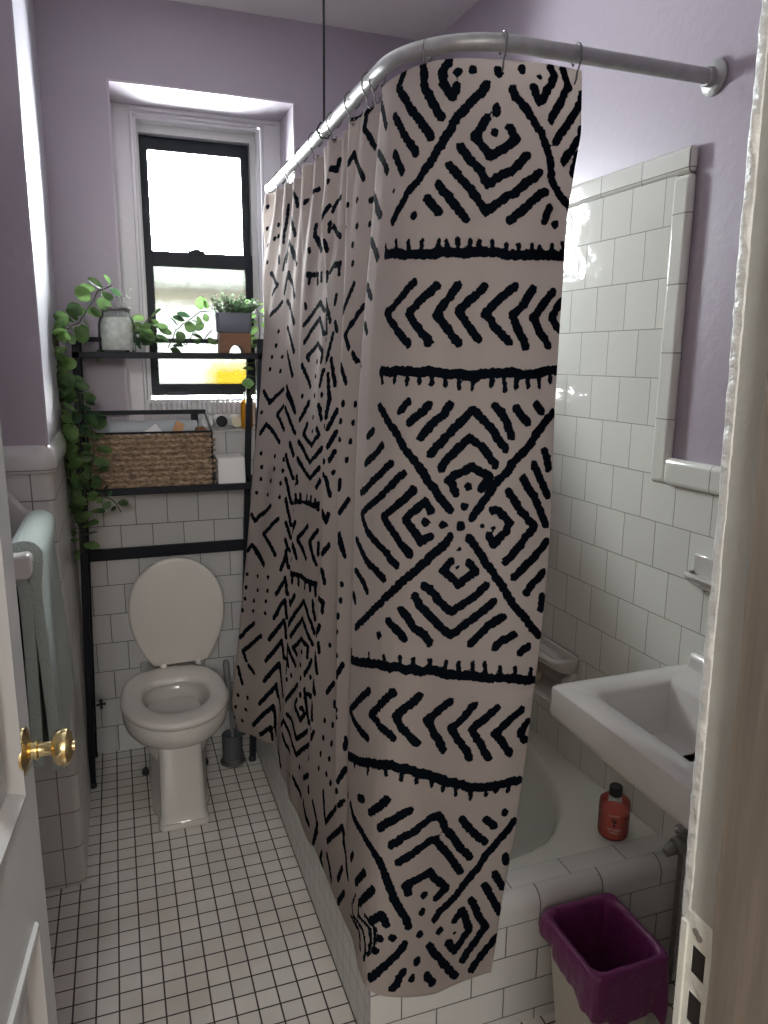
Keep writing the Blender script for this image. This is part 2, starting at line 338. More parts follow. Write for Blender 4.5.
# ---- shower curtain surface: rows run from hem top (v=0) to bottom (v=1), columns from the free front edge to the rear edge
import numpy as np
def _tr(tab, z):
    t = np.array(sorted(tab)); return np.interp(z, t[:,0], t[:,1])
def _ry(tab, z):      # the cloth leans out over the tub edge towards its hem
    return _tr(tab, z)*(.56-.082*(2.03-z))/(.56-.0703*(2.03-z))
def curtain_rows(NV=372):
    TE=[(2.04,1.596),(1.78,1.603),(1.61,1.613),(1.39,1.615),(1.22,1.598),(.88,1.552),(.59,1.519),(.37,1.462),(.27,1.41),(.19,1.355)]
    TD=[(2.04,1.814),(1.87,1.817),(1.58,1.788),(1.38,1.774),(1.10,1.719),(.83,1.666),(.5,1.60),(.28,1.54)]
    TC=[(2.04,2.06),(1.95,2.055),(1.75,1.99),(1.375,1.893),(.98,1.843),(.55,1.851),(.46,1.83),(.2,1.736)]
    TB=[(2.04,2.30),(1.94,2.281),(1.36,2.171),(.85,2.174),(.41,2.166),(.17,2.172)]
    TA=[(2.04,2.62),(1.51,2.43),(1.155,2.33),(.715,2.255),(.356,2.279),(.216,2.33)]
    TL=[(2.04,.535,2.74),(1.40,.462,2.50),(.85,.385,2.42),(.55,.345,2.40),(.32,.314,2.40),(.20,.337,2.405),(.15,.345,2.41)]
    FX=[(2.05,.909),(1.928,.911),(1.857,.896),(1.766,.880),(1.514,.863),(1.39,.855),(1.207,.851),(1.047,.844),(.916,.832),(.781,.815),(.652,.801),(.488,.778),(.368,.754),(.213,.731),(.156,.721)]
    rows=[]
    for i in range(NV):
        v=i/(NV-1)
        def zz(zb,zt=2.035): return zt+(zb-zt)*v
        def xs(z): return .56-.082*(2.03-z)
        pts=[];cnt=[]
        def add(x,y,z,n): pts.append((x,y,z)); cnt.append(n)
        z=zz(.185,2.045); fy=1.387-.094*(2.045-z)
        add(_tr(FX,z)*fy/(1.387-.062*(2.045-z)),fy,z,0)
        # second point on the front panel, slight waves come later
        z1=zz(.172,2.040); fy1=1.387-.094*(2.045-z1)
        ze=zz(.255); xe=xs(ze); ye=max(_ry(TE,ze), fy1+.03)
        xm=np.interp(v,[0,1],[.735,.56]); add(xm,fy1,z1,46)
        # bend, quadratic bezier
        zc=zz(.226); cx=xe-.004-.016*v**3; cy=fy1+.002-.012*v**3; rw_=1+2.2*v**3
        nb=8
        for k in range(1,nb+1):
            t=k/nb
            q=(1-t)**2+2*rw_*t*(1-t)+t*t
            add(((1-t)**2*xm+2*rw_*t*(1-t)*cx+t*t*xe)/q,((1-t)**2*fy1+2*rw_*t*(1-t)*cy+t*t*ye)/q,((1-t)**2*z1+2*rw_*t*(1-t)*zc+t*t*ze)/q,9)
        prev=(ye,)
        for tab,zb,n in ((TD,.245,26),(TC,.247,34),(TB,.225,46),(TA,.255,30)):
            zr=zz(zb); yr=_ry(tab,zr); y0=prev[0]
            gap=yr-y0
            sq=np.clip((zr-.34)/.35,0,1); sq=sq*sq*(3-2*sq); d=min(.045,.35*gap); b=.001+.033*sq
            if tab is TA: d=min(.03,.35*gap); b=.001+.029*sq
            add(xs(zr)+b,y0+d,zr,12)
            add(xs(zr),yr,zr,n)
            prev=(yr,)
        t=np.array(sorted(TL)); zl=zz(.215)
        add(np.interp(zl,t[:,0],t[:,1]),np.interp(zl,t[:,0],t[:,2]),zl,34)
        out=[pts[0]]
        for a,b_,n in zip(pts[:-1],pts[1:],cnt[1:]):
            for k in range(1,n+1):
                s=k/n; out.append(tuple(a[j]+(b_[j]-a[j])*s for j in range(3)))
        rows.append(out)
    P=np.array(rows)
    # soften folds across and down
    def smooth(A,ax,it):
        for _ in range(it):
            B=A.copy()
            if ax==1: B[:,1:-1]=.25*A[:,:-2]+.5*A[:,1:-1]+.25*A[:,2:]
            else: B[1:-1]=.25*A[:-2]+.5*A[1:-1]+.25*A[2:]
            A=B
        return A
    P=smooth(P,1,2); P=smooth(P,0,6)
    NU=P.shape[1]; V=np.linspace(0,1,NV)[:,None]
    y=P[:,:,1]; x=P[:,:,0]
    side=np.clip((y-1.66)/.25,0,1)
    P[:,:,0]+=side*np.exp(-V/.10)*.012*np.sin(2*np.pi*y/.088)
    P[:,:,0]+=side*.004*np.sin(2*np.pi*(y/.16+V*.7))*(1-np.exp(-V/.1))
    front=np.clip((1.50-y)/.12,0,1)
    P[:,:,1]+=front*(.006*np.sin(2*np.pi*(x-.62)/.26+1.5*V)*(1-V*.4)+.004*np.sin(9*V+8*x))
    # scalloped sag of the top hem between the hooks
    return P
INK="""9 0,98 3,100 5,102 9,98 12,95 16,92 19,88 22,85 25,82 28,79;9 1,86 5,85 8,85 12,82 16,79 18,77 21,74;9 1,72 4,75 9,74 11,72 14,69 10,67;9 9,53 12,55 14,58 16,60 19,63 21,66 24,68 26,69 28,71 31,73 33,75 36,77 39,80 42,83 44,85 46,88 48,91 51,93 53,95 55,97 58,99;9 16,103 20,99 24,96 27,93 30,90 33,87;9 31,101 35,98 39,95;9 51,79 54,75 56,72;9 46,73 48,71 50,68 52,66 54,63 56,61 58,58;9 21,52 25,54 28,57 30,54 33,51 35,49 33,46 32,43 30,40 28,37 24,41;9 32,63 35,60 38,56 40,53 43,51 45,49 43,46 41,42 40,38 38,35 36,33 34,30;9 39,68 41,65 43,63 45,60 47,57 49,55 51,53 53,51 55,49 53,46 51,42 49,39 48,35 46,32 44,29 42,25 40,22;9 58,36 56,32 54,29 52,26 50,23 48,20 47,17;9 10,41 13,39 15,36 17,33 19,31 21,29 23,27 25,24 28,22 30,20 33,18 36,16 39,15 42,14 45,11 48,7 50,3 52,0;9 1,21 4,18 7,20 9,22 12,24 14,26 12,28 9,30;9 1,13 4,11 7,9 9,11 12,13 15,15 17,17 20,19;9 9,0 12,1 15,3 18,6 20,8 23,11 25,13 28,15;9 22,0 25,0 27,2 30,4 32,6 35,8;9 32,0 35,0 39,1;9 53,13 58,15;9 4,49 5,48;9 17,48 19,48;9 42,136;9 50,114 54,110;9 5,67;9 4,60;9 3,37;9 26,48;9 57,86;9 59,8;5 5,27;5 46,100;9 83,83 85,86 88,89 90,92 93,95 95,99 98,96 100,93 103,90 105,87 107,84;9 84,70 86,73 88,76 90,79 93,82 95,85 97,83 100,80 102,77 104,74 106,72;9 83,59 85,61 88,63 90,65 92,67 95,69 97,67 99,64 101,62 103,60 105,57;9 83,47 85,49 87,51 89,54 91,56 93,58 95,56 97,54 99,52 101,50 103,48;9 83,30 85,34 87,37 89,40 91,43 93,46 95,43 98,40 100,37 102,34 104,31;9 84,19 87,22 90,24 92,27 94,30 97,28 100,26 103,23 106,21;9 85,6 87,9 90,12 93,15 95,18 98,15 101,13 103,10 106,7;9 89,0 92,3 95,6 98,3 100,0;9 64,116 68,112 71,109;9 83,117 88,112;9 100,116 103,114;10 71,102 71,96 72,90 72,85 72,81 72,76 72,72 71,68 71,64 71,60 71,56 70,52 70,49 70,45 70,41 71,36 71,32 71,27 71,23 71,18 71,12 71,7 71,1;5 71,102 67,103;5 71,95 66,96;5 72,87 67,88;5 72,80 67,80;5 72,71 67,71;5 71,66 67,67;5 71,61 66,61;5 71,55 66,55;5 70,50 66,51;5 70,44 66,45;5 71,36 67,37;5 71,29 67,30;5 71,22 67,22;5 71,16 68,17;5 71,9 67,9;5 71,1 66,2;10 119,100 119,94 118,89 118,85 118,80 118,76 117,71 117,67 117,63 117,59 117,55 117,52 117,48 116,45 116,40 116,36 116,31 116,27 117,22 117,17 117,13 116,7 116,1;5 119,100 124,99;5 119,91 123,91;5 118,83 123,83;5 118,76 122,76;5 117,69 122,69;5 117,62 122,62;5 117,56 122,55;5 117,49 119,49 122,49;5 116,39 121,39;5 116,32 119,32 123,31;5 117,25 119,25 122,25;5 117,19 122,18;5 117,12 122,11;5 116,5 121,4;9 134,100 136,97 139,94 141,91 143,88 145,86 148,83 150,80 152,77 154,74 156,71 158,69 160,67 162,64 164,62 166,60 168,57 170,55;9 133,1 135,4 137,7 139,9 141,12 144,14 146,16 148,19 150,22 152,25 155,27 157,30 159,33 161,35 164,37 166,39 168,41 170,43 172,45;9 180,54 183,56 185,58 187,61 189,63 192,66 194,69 197,72 199,75 202,79 205,82 208,86 211,90 214,93 218,98 221,101 225,105 230,110 235,114;9 180,46 183,43 185,41 188,38 191,36 193,33 196,31 199,28 202,25 206,22 209,19 212,16 215,12 218,9 221,6 224,2;9 130,82 134,86;9 130,70 133,73 135,76 138,80;9 129,59 132,61 134,63 136,66 138,68 141,71 143,73;9 149,67 146,64 144,62 142,60 139,57 137,55 134,52 132,50 130,48 132,45 135,41 137,38 140,35 143,32 146,29;9 154,61 151,59 148,56 146,54 143,51 141,49 143,45 145,41 148,38 152,34;9 163,53 160,55 158,57 156,54 154,50 152,47 154,43 156,37 159,39 161,41;9 129,36 131,33 134,30 137,28 141,26;9 130,24 133,21 136,17;9 129,12 132,9;9 145,104 148,108;9 150,97 154,101 157,105 160,109;9 156,90 158,93 161,96 164,100 167,104 171,108 174,112;9 159,82 161,85 164,88 167,92 170,95 173,99 176,103 179,107 183,111 186,109 189,106 190,102 191,98 192,94 193,90 195,87 196,83;9 164,75 167,78 170,82 173,86 176,90 179,94 181,91 183,87 185,84 187,81 188,78 190,75;9 171,65 168,68 171,72 174,76 177,79 179,76 181,72 184,69 181,64;9 196,115 198,112 200,109 202,105 202,100 203,96 204,92;9 210,115 211,111 212,108 214,105;9 222,116 224,115;9 170,34 170,31 173,27 176,24 179,26 181,29 184,32 180,35;9 163,26 167,22 171,19 173,16 176,13 178,10 180,12 182,15 185,17 187,20 189,22 191,25;9 158,18 161,16 163,14 166,11 169,9 172,7 175,5 178,3;9 153,12 156,10 159,8 163,5 166,3;9 148,6 151,4 155,3;9 185,2 188,5 190,8 192,11 194,14 196,17 198,20;9 198,3 200,6 202,9 205,12;9 208,2 213,2;9 190,53 194,56 195,54 197,51 199,49 196,46 194,41 190,45;9 175,50 176,50;9 168,49;9 176,58;9 176,67;9 160,48;5 176,39;5 177,33;5 185,50;5 192,50;9 201,65 202,62 204,59 206,57 208,54 210,51 208,49 206,46 205,43 203,39 200,35;9 206,70 209,67 211,63 213,60 215,57 217,54 219,51 218,49 216,47 214,44 213,41 211,37 209,33 207,30;9 213,78 215,74 217,71 219,68 220,63 223,60;9 220,87 221,83 222,79 224,75;9 223,41 221,38 219,35 217,32 215,28 214,24;9 226,27 224,24 223,21 222,17;9 230,12 228,8;9 254,101 260,107 267,112 275,117 276,114 276,111 275,107 274,101;9 247,80 250,84 254,89 258,93 263,99 263,93 264,89 264,83 265,78;9 245,63 248,66 250,69 253,73 256,77 258,74 260,71 262,66 264,62;9 246,49 248,51 250,53 252,55 254,58 256,56 259,54 262,52 266,50;9 249,36 251,39 253,42 255,45 257,48 260,46 263,43 267,39 271,36;9 252,22 254,26 256,29 257,33 259,36 263,33 266,30 270,27 273,24;9 255,7 257,11 259,15 261,18 263,22 266,18 270,14 273,11;9 261,2 265,6 269,2;9 228,94;10 252,117 248,111 244,104 241,97 239,90 238,84 236,78 236,73 235,68 235,63 234,59 234,55 235,52 235,49 235,46 236,41 237,37 238,32 239,27 239,23 240,18 241,13 242,8 243,2;5 252,117 247,117;5 243,102 239,102;5 239,89 235,89;5 236,76 232,77;5 235,68 231,68;5 234,59 230,59;5 235,52 230,52;5 235,46 230,47;5 237,38 231,39;5 238,31 232,32;5 240,22 235,23;5 241,13 236,14;5 243,3 238,4;9 302,95 296,86 291,79;9 304,84 300,77 297,71 294,66 292,62;9 308,72 306,68 303,64 302,61 300,58 297,55 295,53 293,50 296,48 299,47 302,44 306,40 309,37 312,33 315,29;9 314,65 312,62 310,59 308,56 306,54 304,52 303,50 305,49 308,47 310,45 315,40 320,35;9 326,58 323,60 321,56 319,53 317,51 320,49 322,47 325,44 328,48;9 315,115 317,113 316,109 315,104 315,99 315,93 316,88 317,82 319,79 321,75 324,72 326,69 329,67 332,63 334,61 337,58 340,56;9 304,2 307,5 309,8 311,11 313,13 315,16 317,19 320,21 322,24 324,27 326,30 328,33 330,36 332,40 333,44 335,47 338,48;9 297,37 300,34 304,29 307,25 310,20;9 300,21 304,15;9 319,4 322,2;9 326,9 330,5 333,1;9 330,15 333,12 337,8 341,4 344,1;9 335,24 339,20 343,17 349,10 351,13 354,16 356,19 358,22 361,25;9 341,35 338,30 343,26 348,23 350,26 353,29 355,33 350,39;9 355,0 357,3 359,6 361,9 363,12 365,15 367,17;9 348,57 351,59 353,61 356,64 359,69 362,74 366,83;9 349,49 353,47 358,42 362,37 367,30;9 360,56 363,58 366,59 367,61;9 362,49 366,47;9 344,88 338,75 341,70;9 329,100 341,110;9 331,88 336,95 344,104;9 355,52 356,52;9 304,108 301,103;9 327,52;9 334,52;9 344,52;9 343,46;9 346,64;9 348,75;9 363,53;9 299,9;9 354,80;10 296,117 288,107 283,99 280,91 278,84 276,77 276,71 275,66 276,61 276,56 277,53 278,50 279,48 280,44 282,39 284,34 285,28 286,22 286,17 286,12 286,7 286,3;5 292,112 295,112;5 283,99 288,100;5 277,82 281,81;5 276,70 280,69;5 276,60 280,60;5 277,53 281,53;5 278,49 283,49;5 280,44 285,43;5 284,34 289,33;5 286,24 289,23;5 286,17 289,17;5 286,9 290,9;4 346,110 356,115 359,114 354,108 352,100 355,95 358,94 362,96;4 345,106 351,107 348,98 347,88 352,86 358,89;4 345,97 344,88 345,81 349,81 353,81;4 363,118 360,113 356,107 357,104 360,104 362,103;5 347,34;8 0,147 0,155;8 0,189;8 15,191 16,188 11,187;8 21,156 17,153 20,151 24,148 28,145 31,143;8 22,254 19,239 18,230;8 21,193;8 32,180 33,189 37,192;8 34,194 37,198 40,202;8 38,236 43,238 48,235 53,229;8 43,195 47,196;8 45,192 52,181;8 52,201 57,199;8 42,138 44,118 48,114 51,112 54,109;8 63,117 67,113 72,109;8 15,293 21,294 26,295 32,297 38,298;8 23,289 29,288 36,287;8 7,286 13,284 18,284;8 47,294 51,296;8 44,290 53,285;8 4,118;8 0,141 2,144 5,144 8,145 12,142 15,140 19,137;8 27,116 31,111 37,106;8 4,118 7,117 11,114 15,112 18,110;8 40,155;8 40,147;8 52,146;8 51,157;8 60,149;8 51,244;8 24,308;8 33,315;8 32,310;8 47,305;8 53,137;8 9,327;8 24,331;8 36,327;8 56,324 66,308 71,319;8 78,302 82,311 85,322;8 47,304 51,304;8 135,330 143,322 139,315 135,303;8 39,293 45,295 50,298 56,300;8 39,292 45,290 50,289 56,283;8 59,294 64,293 71,288 76,286;8 61,295 66,297 72,299;8 78,297 83,293 88,289 93,287;8 95,298 101,292 106,290 111,288;8 111,297 116,294 121,292 126,290;8 133,297 138,294 142,291 147,289;8 65,248 66,235;8 69,195 66,189 66,181;8 65,245 70,246;8 66,235 71,235;8 66,229 70,229;8 69,200 73,200;8 66,182 71,182;8 46,235 53,228;8 52,201 57,199;8 51,245 52,244;8 82,251 84,250;8 94,253 91,248 88,243 85,237 82,231 86,225 92,202 97,201 101,200;8 104,253 101,249 97,244 94,238 91,232 95,227 99,224 105,202;8 114,248 112,250 109,243 105,234 109,225 115,227;8 84,202 87,200 91,197 95,194;8 82,185 86,187;8 96,186 100,183;8 102,189 106,192 110,195 114,198 117,202 120,225 124,227 128,229;8 115,191 120,188 124,186 128,184;8 117,256 121,253 125,249 129,246;8 139,248 143,253;8 139,231 141,228;8 123,196 127,195 132,194 136,192;8 79,146 84,150 88,153 92,156;8 90,137 93,141 96,144 99,148 103,152 109,148;8 112,144 115,141 118,118;8 117,156 122,152 126,149;8 97,309;8 106,313;8 113,319;8 121,322;8 123,309;8 114,306;8 48,328;8 36,329;8 115,235;8 123,237;8 135,256;8 134,238;8 133,227;8 60,149;8 69,148;8 136,151;8 136,139;8 146,302 151,313 155,307 161,301;8 163,331 157,325 161,319 165,313 169,307;8 217,334 221,331 217,327 214,321 210,315;8 218,307 221,311 225,316 229,322 234,314 241,309;8 241,335 237,332 241,327 246,321 248,319;8 138,297 143,292 149,288;8 147,299 152,295 157,292 162,288;8 169,294 176,290;8 177,299 182,297 186,294 190,291 188,260;8 192,300 197,297 202,295 206,292 204,261;8 205,300 210,298 215,295 220,292 217,260;8 220,300 224,296 228,292 224,259 227,256 231,254;8 231,301 236,296 234,260;8 138,248 144,253 149,258;8 139,230 143,229 146,227;8 150,202;8 151,249 157,253 160,248 162,239 155,229 152,232;8 162,258 165,253 169,249 172,241 167,232 162,226;8 172,258 176,253 179,248 181,239 177,233 173,228;8 168,200;8 175,200;8 180,227 184,230;8 183,258 186,257;8 198,259 195,240 195,231;8 194,202 199,195 195,192;8 197,257 194,258;8 197,253 193,253;8 196,244 192,244;8 195,236 191,236;8 195,231 192,231;8 196,228 193,228;8 141,181 146,188 151,195;8 152,182 156,188 160,194;8 162,184 167,191;8 177,196 181,193 185,190;8 174,153 178,154;8 134,193 137,194 141,196 145,198;8 182,144 186,149 189,153;8 200,153 205,150 209,147;8 211,191 216,199;8 210,257 214,259;8 208,239 214,248 219,254 222,251 224,245 227,240;8 208,228 212,232 217,236 221,233 225,230;8 216,227 221,227;8 149,331;8 176,329;8 178,313;8 185,328;8 186,313;8 193,328;8 194,317;8 195,305;8 202,331;8 203,320;8 204,306;8 187,303;8 180,302;8 135,256;8 134,238;8 133,227;8 146,239;8 154,239;8 173,186;8 137,151;8 145,153;8 154,154;8 136,139;8 145,141;8 154,143;8 163,146;8 238,331 242,328 245,324 249,319;8 289,325 295,331 301,335;8 296,317 301,323 306,328 310,332 316,329;8 319,327 323,321;8 322,334 328,332 333,330;8 242,301 250,305;8 256,301 261,305 266,308;8 269,301 273,305 278,307 282,309;8 282,300 287,305 292,308 297,311;8 296,302 302,306 307,309 312,312;8 312,303 316,306 321,309 326,312;8 327,304 332,307 337,310 343,314;8 238,300 243,298 247,295 243,260;8 255,301 259,298 264,296 259,260;8 269,300 274,297 279,294 275,260;8 283,299 287,295 292,293 287,261 291,260 295,259 299,257;8 297,302 301,298 306,295 299,260 304,260;8 312,303 317,301 322,296 326,288 329,279;8 328,304 333,303 337,296 340,284;8 224,260 227,257 231,254;8 220,254 224,248 227,239;8 216,235 220,233 224,231 227,228;8 215,227 221,227;8 242,260 240,246 239,234 238,227;8 240,203 242,195 247,196;8 242,257 247,257;8 242,251 246,250;8 239,239 244,239;8 239,233 243,232;8 239,228 244,227;8 254,254 261,258;8 274,259 264,252 259,247 252,239 255,235 259,232 262,229 266,226;8 280,256 272,250 263,240 266,235 270,231 273,227;8 288,247 286,253 275,240 276,231 282,231;8 287,259 290,256 293,253 295,248;8 283,227 288,229 293,232;8 249,229 254,228 258,226;8 255,198 261,202;8 265,198 269,197;8 271,202 276,200 281,198;8 292,226;8 290,203 293,199;8 303,240 313,251 321,258;8 301,230 306,228 310,225;8 302,226;8 299,202 303,201;8 211,191 216,199;8 225,199 231,195;8 262,185;8 258,156;8 261,148 268,156;8 280,179 287,186;8 289,177 284,156;8 203,153 206,150 209,147;8 222,117 224,115;8 257,334;8 257,325;8 256,314;8 266,334;8 266,324;8 265,314;8 274,334;8 274,327;8 272,315;8 282,335;8 281,327;8 280,315;8 342,332;8 342,325;8 351,333;8 351,326;8 282,238;8 290,238;8 303,253;8 297,236;8 308,258;8 306,234;8 223,150;8 231,151;8 239,154;8 247,156;8 342,305 346,308 350,311 356,315 362,321;8 358,305 367,313;8 342,305 347,304 352,303 358,302 362,298;8 359,305 367,303;8 311,238 316,242 317,235 319,231 314,227 312,230;8 301,230 305,228 308,226 312,224 315,221 314,203;8 302,224 300,202 304,201 308,200;8 287,202 293,199;8 329,256 327,240 329,237 331,234 320,221;8 335,259 337,255 338,250 337,242 338,237 340,234 333,227 324,215;8 345,261 348,256 347,246;8 330,212;8 344,230;8 344,221 338,211;8 344,211 346,211;8 335,260 345,270;8 314,198 319,202;8 366,283 366,270 366,261;8 358,244;8 355,238 357,234 357,226;8 356,221 359,219 361,217 362,213;8 350,202 352,198 354,195 359,193 370,203;8 290,177 287,156;8 295,142 299,142;8 308,139 316,151;8 335,182 338,181 341,180 344,179 346,177 339,170 329,155;8 314,118 326,148;8 351,326;8 360,336;8 361,330;8 306,233;8 313,232;8 302,186;8 300,177;8 311,186;8 309,176;8 320,188;8 317,177;8 328,190;8 325,179;8 326,173;8 321,153;8 353,174 346,165 338,149 333,138 335,134 338,133 340,128 342,124 345,123 348,121 350,119;8 333,113 338,115;8 360,175 362,172 364,170 367,167;8 350,136 359,150;8 359,133 369,149;8 365,185 369,188 371,183;8 355,192 363,198 370,204"""
SKY, HALL, EXPO = 135.0, 66.0, 0.4
# ------------------------------------------------------------------ the setting
YB, ZC = 2.81, 2.63
def xr(y): return 1.2355-.035*(y-1.3)
def struct(o): return tag(o, kind='structure')
struct(MB().box(-.75, 1.45, .33, 3.2, -.12, 0).build('floor', M['floor'], smooth=False))
struct(MB().box(-.75, 1.55, .33, 3.2, ZC, ZC+.1).build('ceiling', M['ceil'], smooth=False))
# back wall with a deep window recess
RX0, RX1, RZ0, RZ1, YR = .036, .660, 1.215, 2.37, 3.04
CX0, CX1, CZ0, CZ1 = .106, .588, 1.30, 2.345
b = MB().box(-.75, RX0, YB, 3.2, 0, ZC).box(RX1, 1.45, YB, 3.2, 0, ZC).box(RX0, RX1, YB, 3.2, 0, RZ0).box(RX0, RX1, YB, 3.2, RZ1, ZC)
wb = struct(b.build('wall_back', M['lav'], smooth=False))
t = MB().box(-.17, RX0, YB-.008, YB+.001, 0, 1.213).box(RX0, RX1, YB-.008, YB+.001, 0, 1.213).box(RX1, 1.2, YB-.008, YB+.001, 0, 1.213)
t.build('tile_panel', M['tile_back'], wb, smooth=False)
MB().prism([(YB-.02, 1.19), (YB-.02, 1.217), (YB-.012, 1.225), (YR, 1.225), (YR, 1.19)], 'x', -.17, 1.2).build('ledge_tile', M['tile_cap'], wb, smooth=False) if False else None
MB().box(RX0, RX1, YB-.008, YR, RZ0-.004, RZ0+.003).build('ledge_tile', M['tile_cap'], wb, smooth=False)
# recess lining
rv = MB().box(RX0-.001, RX0+.006, YB-.001, YR, RZ0, RZ1).box(RX1-.006, RX1+.001, YB-.001, YR, RZ0, RZ1).box(RX0, RX1, YB-.001, YR, RZ1-.006, RZ1+.001)
rv.build('recess_lining', M['lining'], wb, smooth=False)
# left walls: recess by the door, return pier, alcove wall
PX, PY, LX = -.170, 2.06, -.30
b = MB().box(LX-.2, LX, .33, PY, 0, ZC).box(LX-.2, PX, PY, 3.2, 0, ZC)
wl = struct(b.build('wall_left', M['lav'], smooth=False))
MB().box(PX-.002, PX+.004, PY+.001, YB, 1.262, ZC-.001).build('alcove_lit_skin', M['alcove'], wl, smooth=False)  # skin over the lavender wall, carries the window light as paler colour
b = MB().prism([(LX, PY-.007), (PX-.012, PY-.007), (PX-.004, PY-.006), (PX+.004, PY+.0), (PX+.008, PY+.010), (PX+.008, YB), (LX, YB)], 'z', 0, 1.19)
b.build('pier_tile', [M['tile_pier'], M['tile_left']], wl)
pt = wl.children[-1]
for p in pt.data.polygons:
    p.material_index = 1 if abs(p.normal.x) > abs(p.normal.y) else 0
# rounded cap course on the pier, front and return
prof = [(0, 1.192), (.016, 1.192), (.019, 1.20), (.019, 1.228), (.014, 1.248), (.004, 1.262), (-.03, 1.266)]
cap = MB()
loopsF = [[(LX, PY-o, z) for o, z in prof], [(PX-.022, PY-o, z) for o, z in prof]]
for k in range(1, 6):
    a = R(90*k/5)
    loopsF.append([(PX-.022+max(o+.022, 0)*math.sin(a)*1.0, PY+.022-max(o+.022, 0)*math.cos(a), z) for o, z in prof])
loopsF.append([(PX+o, YB, z) for o, z in prof])
cap.loft(loopsF, False, False, closed=False)
cap.build('cap_course', [M['tile_cap'], M['tile_left']], wl, angle=60)
# right wall, slightly out of square
def rw(y0, y1, z0, z1, p0, p1):     # slab hugging the right wall, proud by p0..p1
    v = []
    for y in (y0, y1):
        for p in (p0, p1):
            for z in (z0, z1): v.append((xr(y)-p, y, z))
    return v
RF = [(0,1,3,2),(4,6,7,5),(0,4,5,1),(2,3,7,6),(0,2,6,4),(1,5,7,3)]
wr = struct(MB().add(rw(.33, 3.2, 0, ZC, -.25, 0), RF).build('wall_right', M['lav'], smooth=False))
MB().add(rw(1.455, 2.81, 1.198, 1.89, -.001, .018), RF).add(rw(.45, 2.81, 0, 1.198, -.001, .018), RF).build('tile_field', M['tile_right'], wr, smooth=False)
def bull(y0, y1, z0, z1):
    return MB().add(rw(y0, y1, z0, z1, -.001, .0215), RF)
bull(1.411, 2.81, 1.889, 1.946).build('top_trim', M['tile_capy'], wr, bevel=.011, seg=4)
bull(1.411, 1.466, 1.198, 1.8885).build('side_trim', M['tile_capv'], wr, bevel=.011, seg=4)
MB().add(rw(.45, 1.411, 1.199, 1.262, -.001, .031), RF).build('cap_course', M['tile_capy'], wr, bevel=.012, seg=4)
# front wall with the doorway
DX0, DX1, JY0, JY1 = -.240, .450, .33, .45
b = MB().box(-.75, DX0-.02, JY0, JY1-.006, 0, ZC).box(DX1+.02, 1.55, JY0, JY1-.006, 0, ZC).box(DX0-.02, DX1+.02, JY0, JY1-.006, 2.06, ZC)
struct(b.build('wall_front', M['lav'], smooth=False))
# right jamb: rabbet face, stop, strike plate, ragged painted arris
jb = struct(MB().box(DX1, DX1+.05, JY0, JY1, 0, 2.06).build('trim_1', M['jamb'], bevel=.002))
st = MB()
nz = 60
lo = []
for k in range(nz+1):
    z = 2.06*k/nz; w = .0012*math.sin(k*1.7)+.001*math.sin(k*.6+1)
    lo.append([(DX1+.002, JY0-.03, z), (DX1+.002, .4105+w*.4, z), (DX1-.006, .4125+w, z), (DX1-.0105+w*.3, .4085+w, z), (DX1-.011, JY0-.03, z)])
st.loft(lo); st.build('door_stop', M['stop'], jb, angle=40)
ar = MB(); lo = []
rnd = random.Random(3)
for k in range(241):
    z = 2.06*k/240; j = rnd.uniform(-.0006, .0006)+.0007*math.sin(k*.13); j2 = rnd.uniform(-.0006, .0006)
    lo.append([(DX1+.004, JY1-.006, z), (DX1-.0015+j*.5, JY1-.005+j2, z), (DX1-.0022+j, JY1+.002+j2*.5, z), (DX1+.001+j, JY1+.006+j2, z), (DX1+.010, JY1+.0075, z), (DX1+.02, JY1+.004, z)])
ar.loft(lo); ar.build('chipped_arris', M['chip'], jb, angle=70)
# strike plate: a flat plate with two mortices, screw holes
pl = MB(); X = DX1-.0012
yA, yB = .4155, .4445
def frame(y0, y1, z0, z1):
    pl.box(X-.0006, DX1+.001, y0, y1, z0, z1)
h1 = (.955, .983); h2 = (.905, .936); yh0, yh1 = .422, .4375
frame(yA, yB, .845, h2[0]); frame(yA, yB, h2[1], h1[0]); frame(yA, yB, h1[1], 1.012)
for z0, z1 in (h1, h2):
    frame(yA, yh0, z0, z1); frame(yh1, yB, z0, z1)
pl.box(X-.003, DX1, yB-.001, yB+.006, .875, 1.0)
po = pl.build('strike_plate', M['plate'], jb, smooth=False)
MB().box(DX1-.0009, DX1+.001, yh0, yh1, *h1).box(DX1-.0009, DX1+.001, yh0, yh1, *h2).build('mortice', M['dark'], po, smooth=False)
sc_ = MB()
for z, y in ((.995, .430), (.877, .431), (.862, .434), (.998, .434)):
    sc_.lathe([(.0001, 0), (.0032, 0), (.0036, .0012), (.0001, .0014)], (X-.0008, y, z), 10, Matrix.Rotation(R(-90), 4, 'Y'))
sc_.build('screw', M['corrode'], po)
jb.matrix_world = Matrix.Translation((DX1, JY1, .97)) @ Matrix.Rotation(R(-.95), 4, 'Y') @ Matrix.Translation((-DX1, -JY1, -.97))
jl = struct(MB().box(DX0-.05, DX0, JY0, JY1, 0, 2.06).box(DX0, DX1, JY0, JY1, 2.02, 2.06).build('trim_2', M['jamb'], bevel=.002))

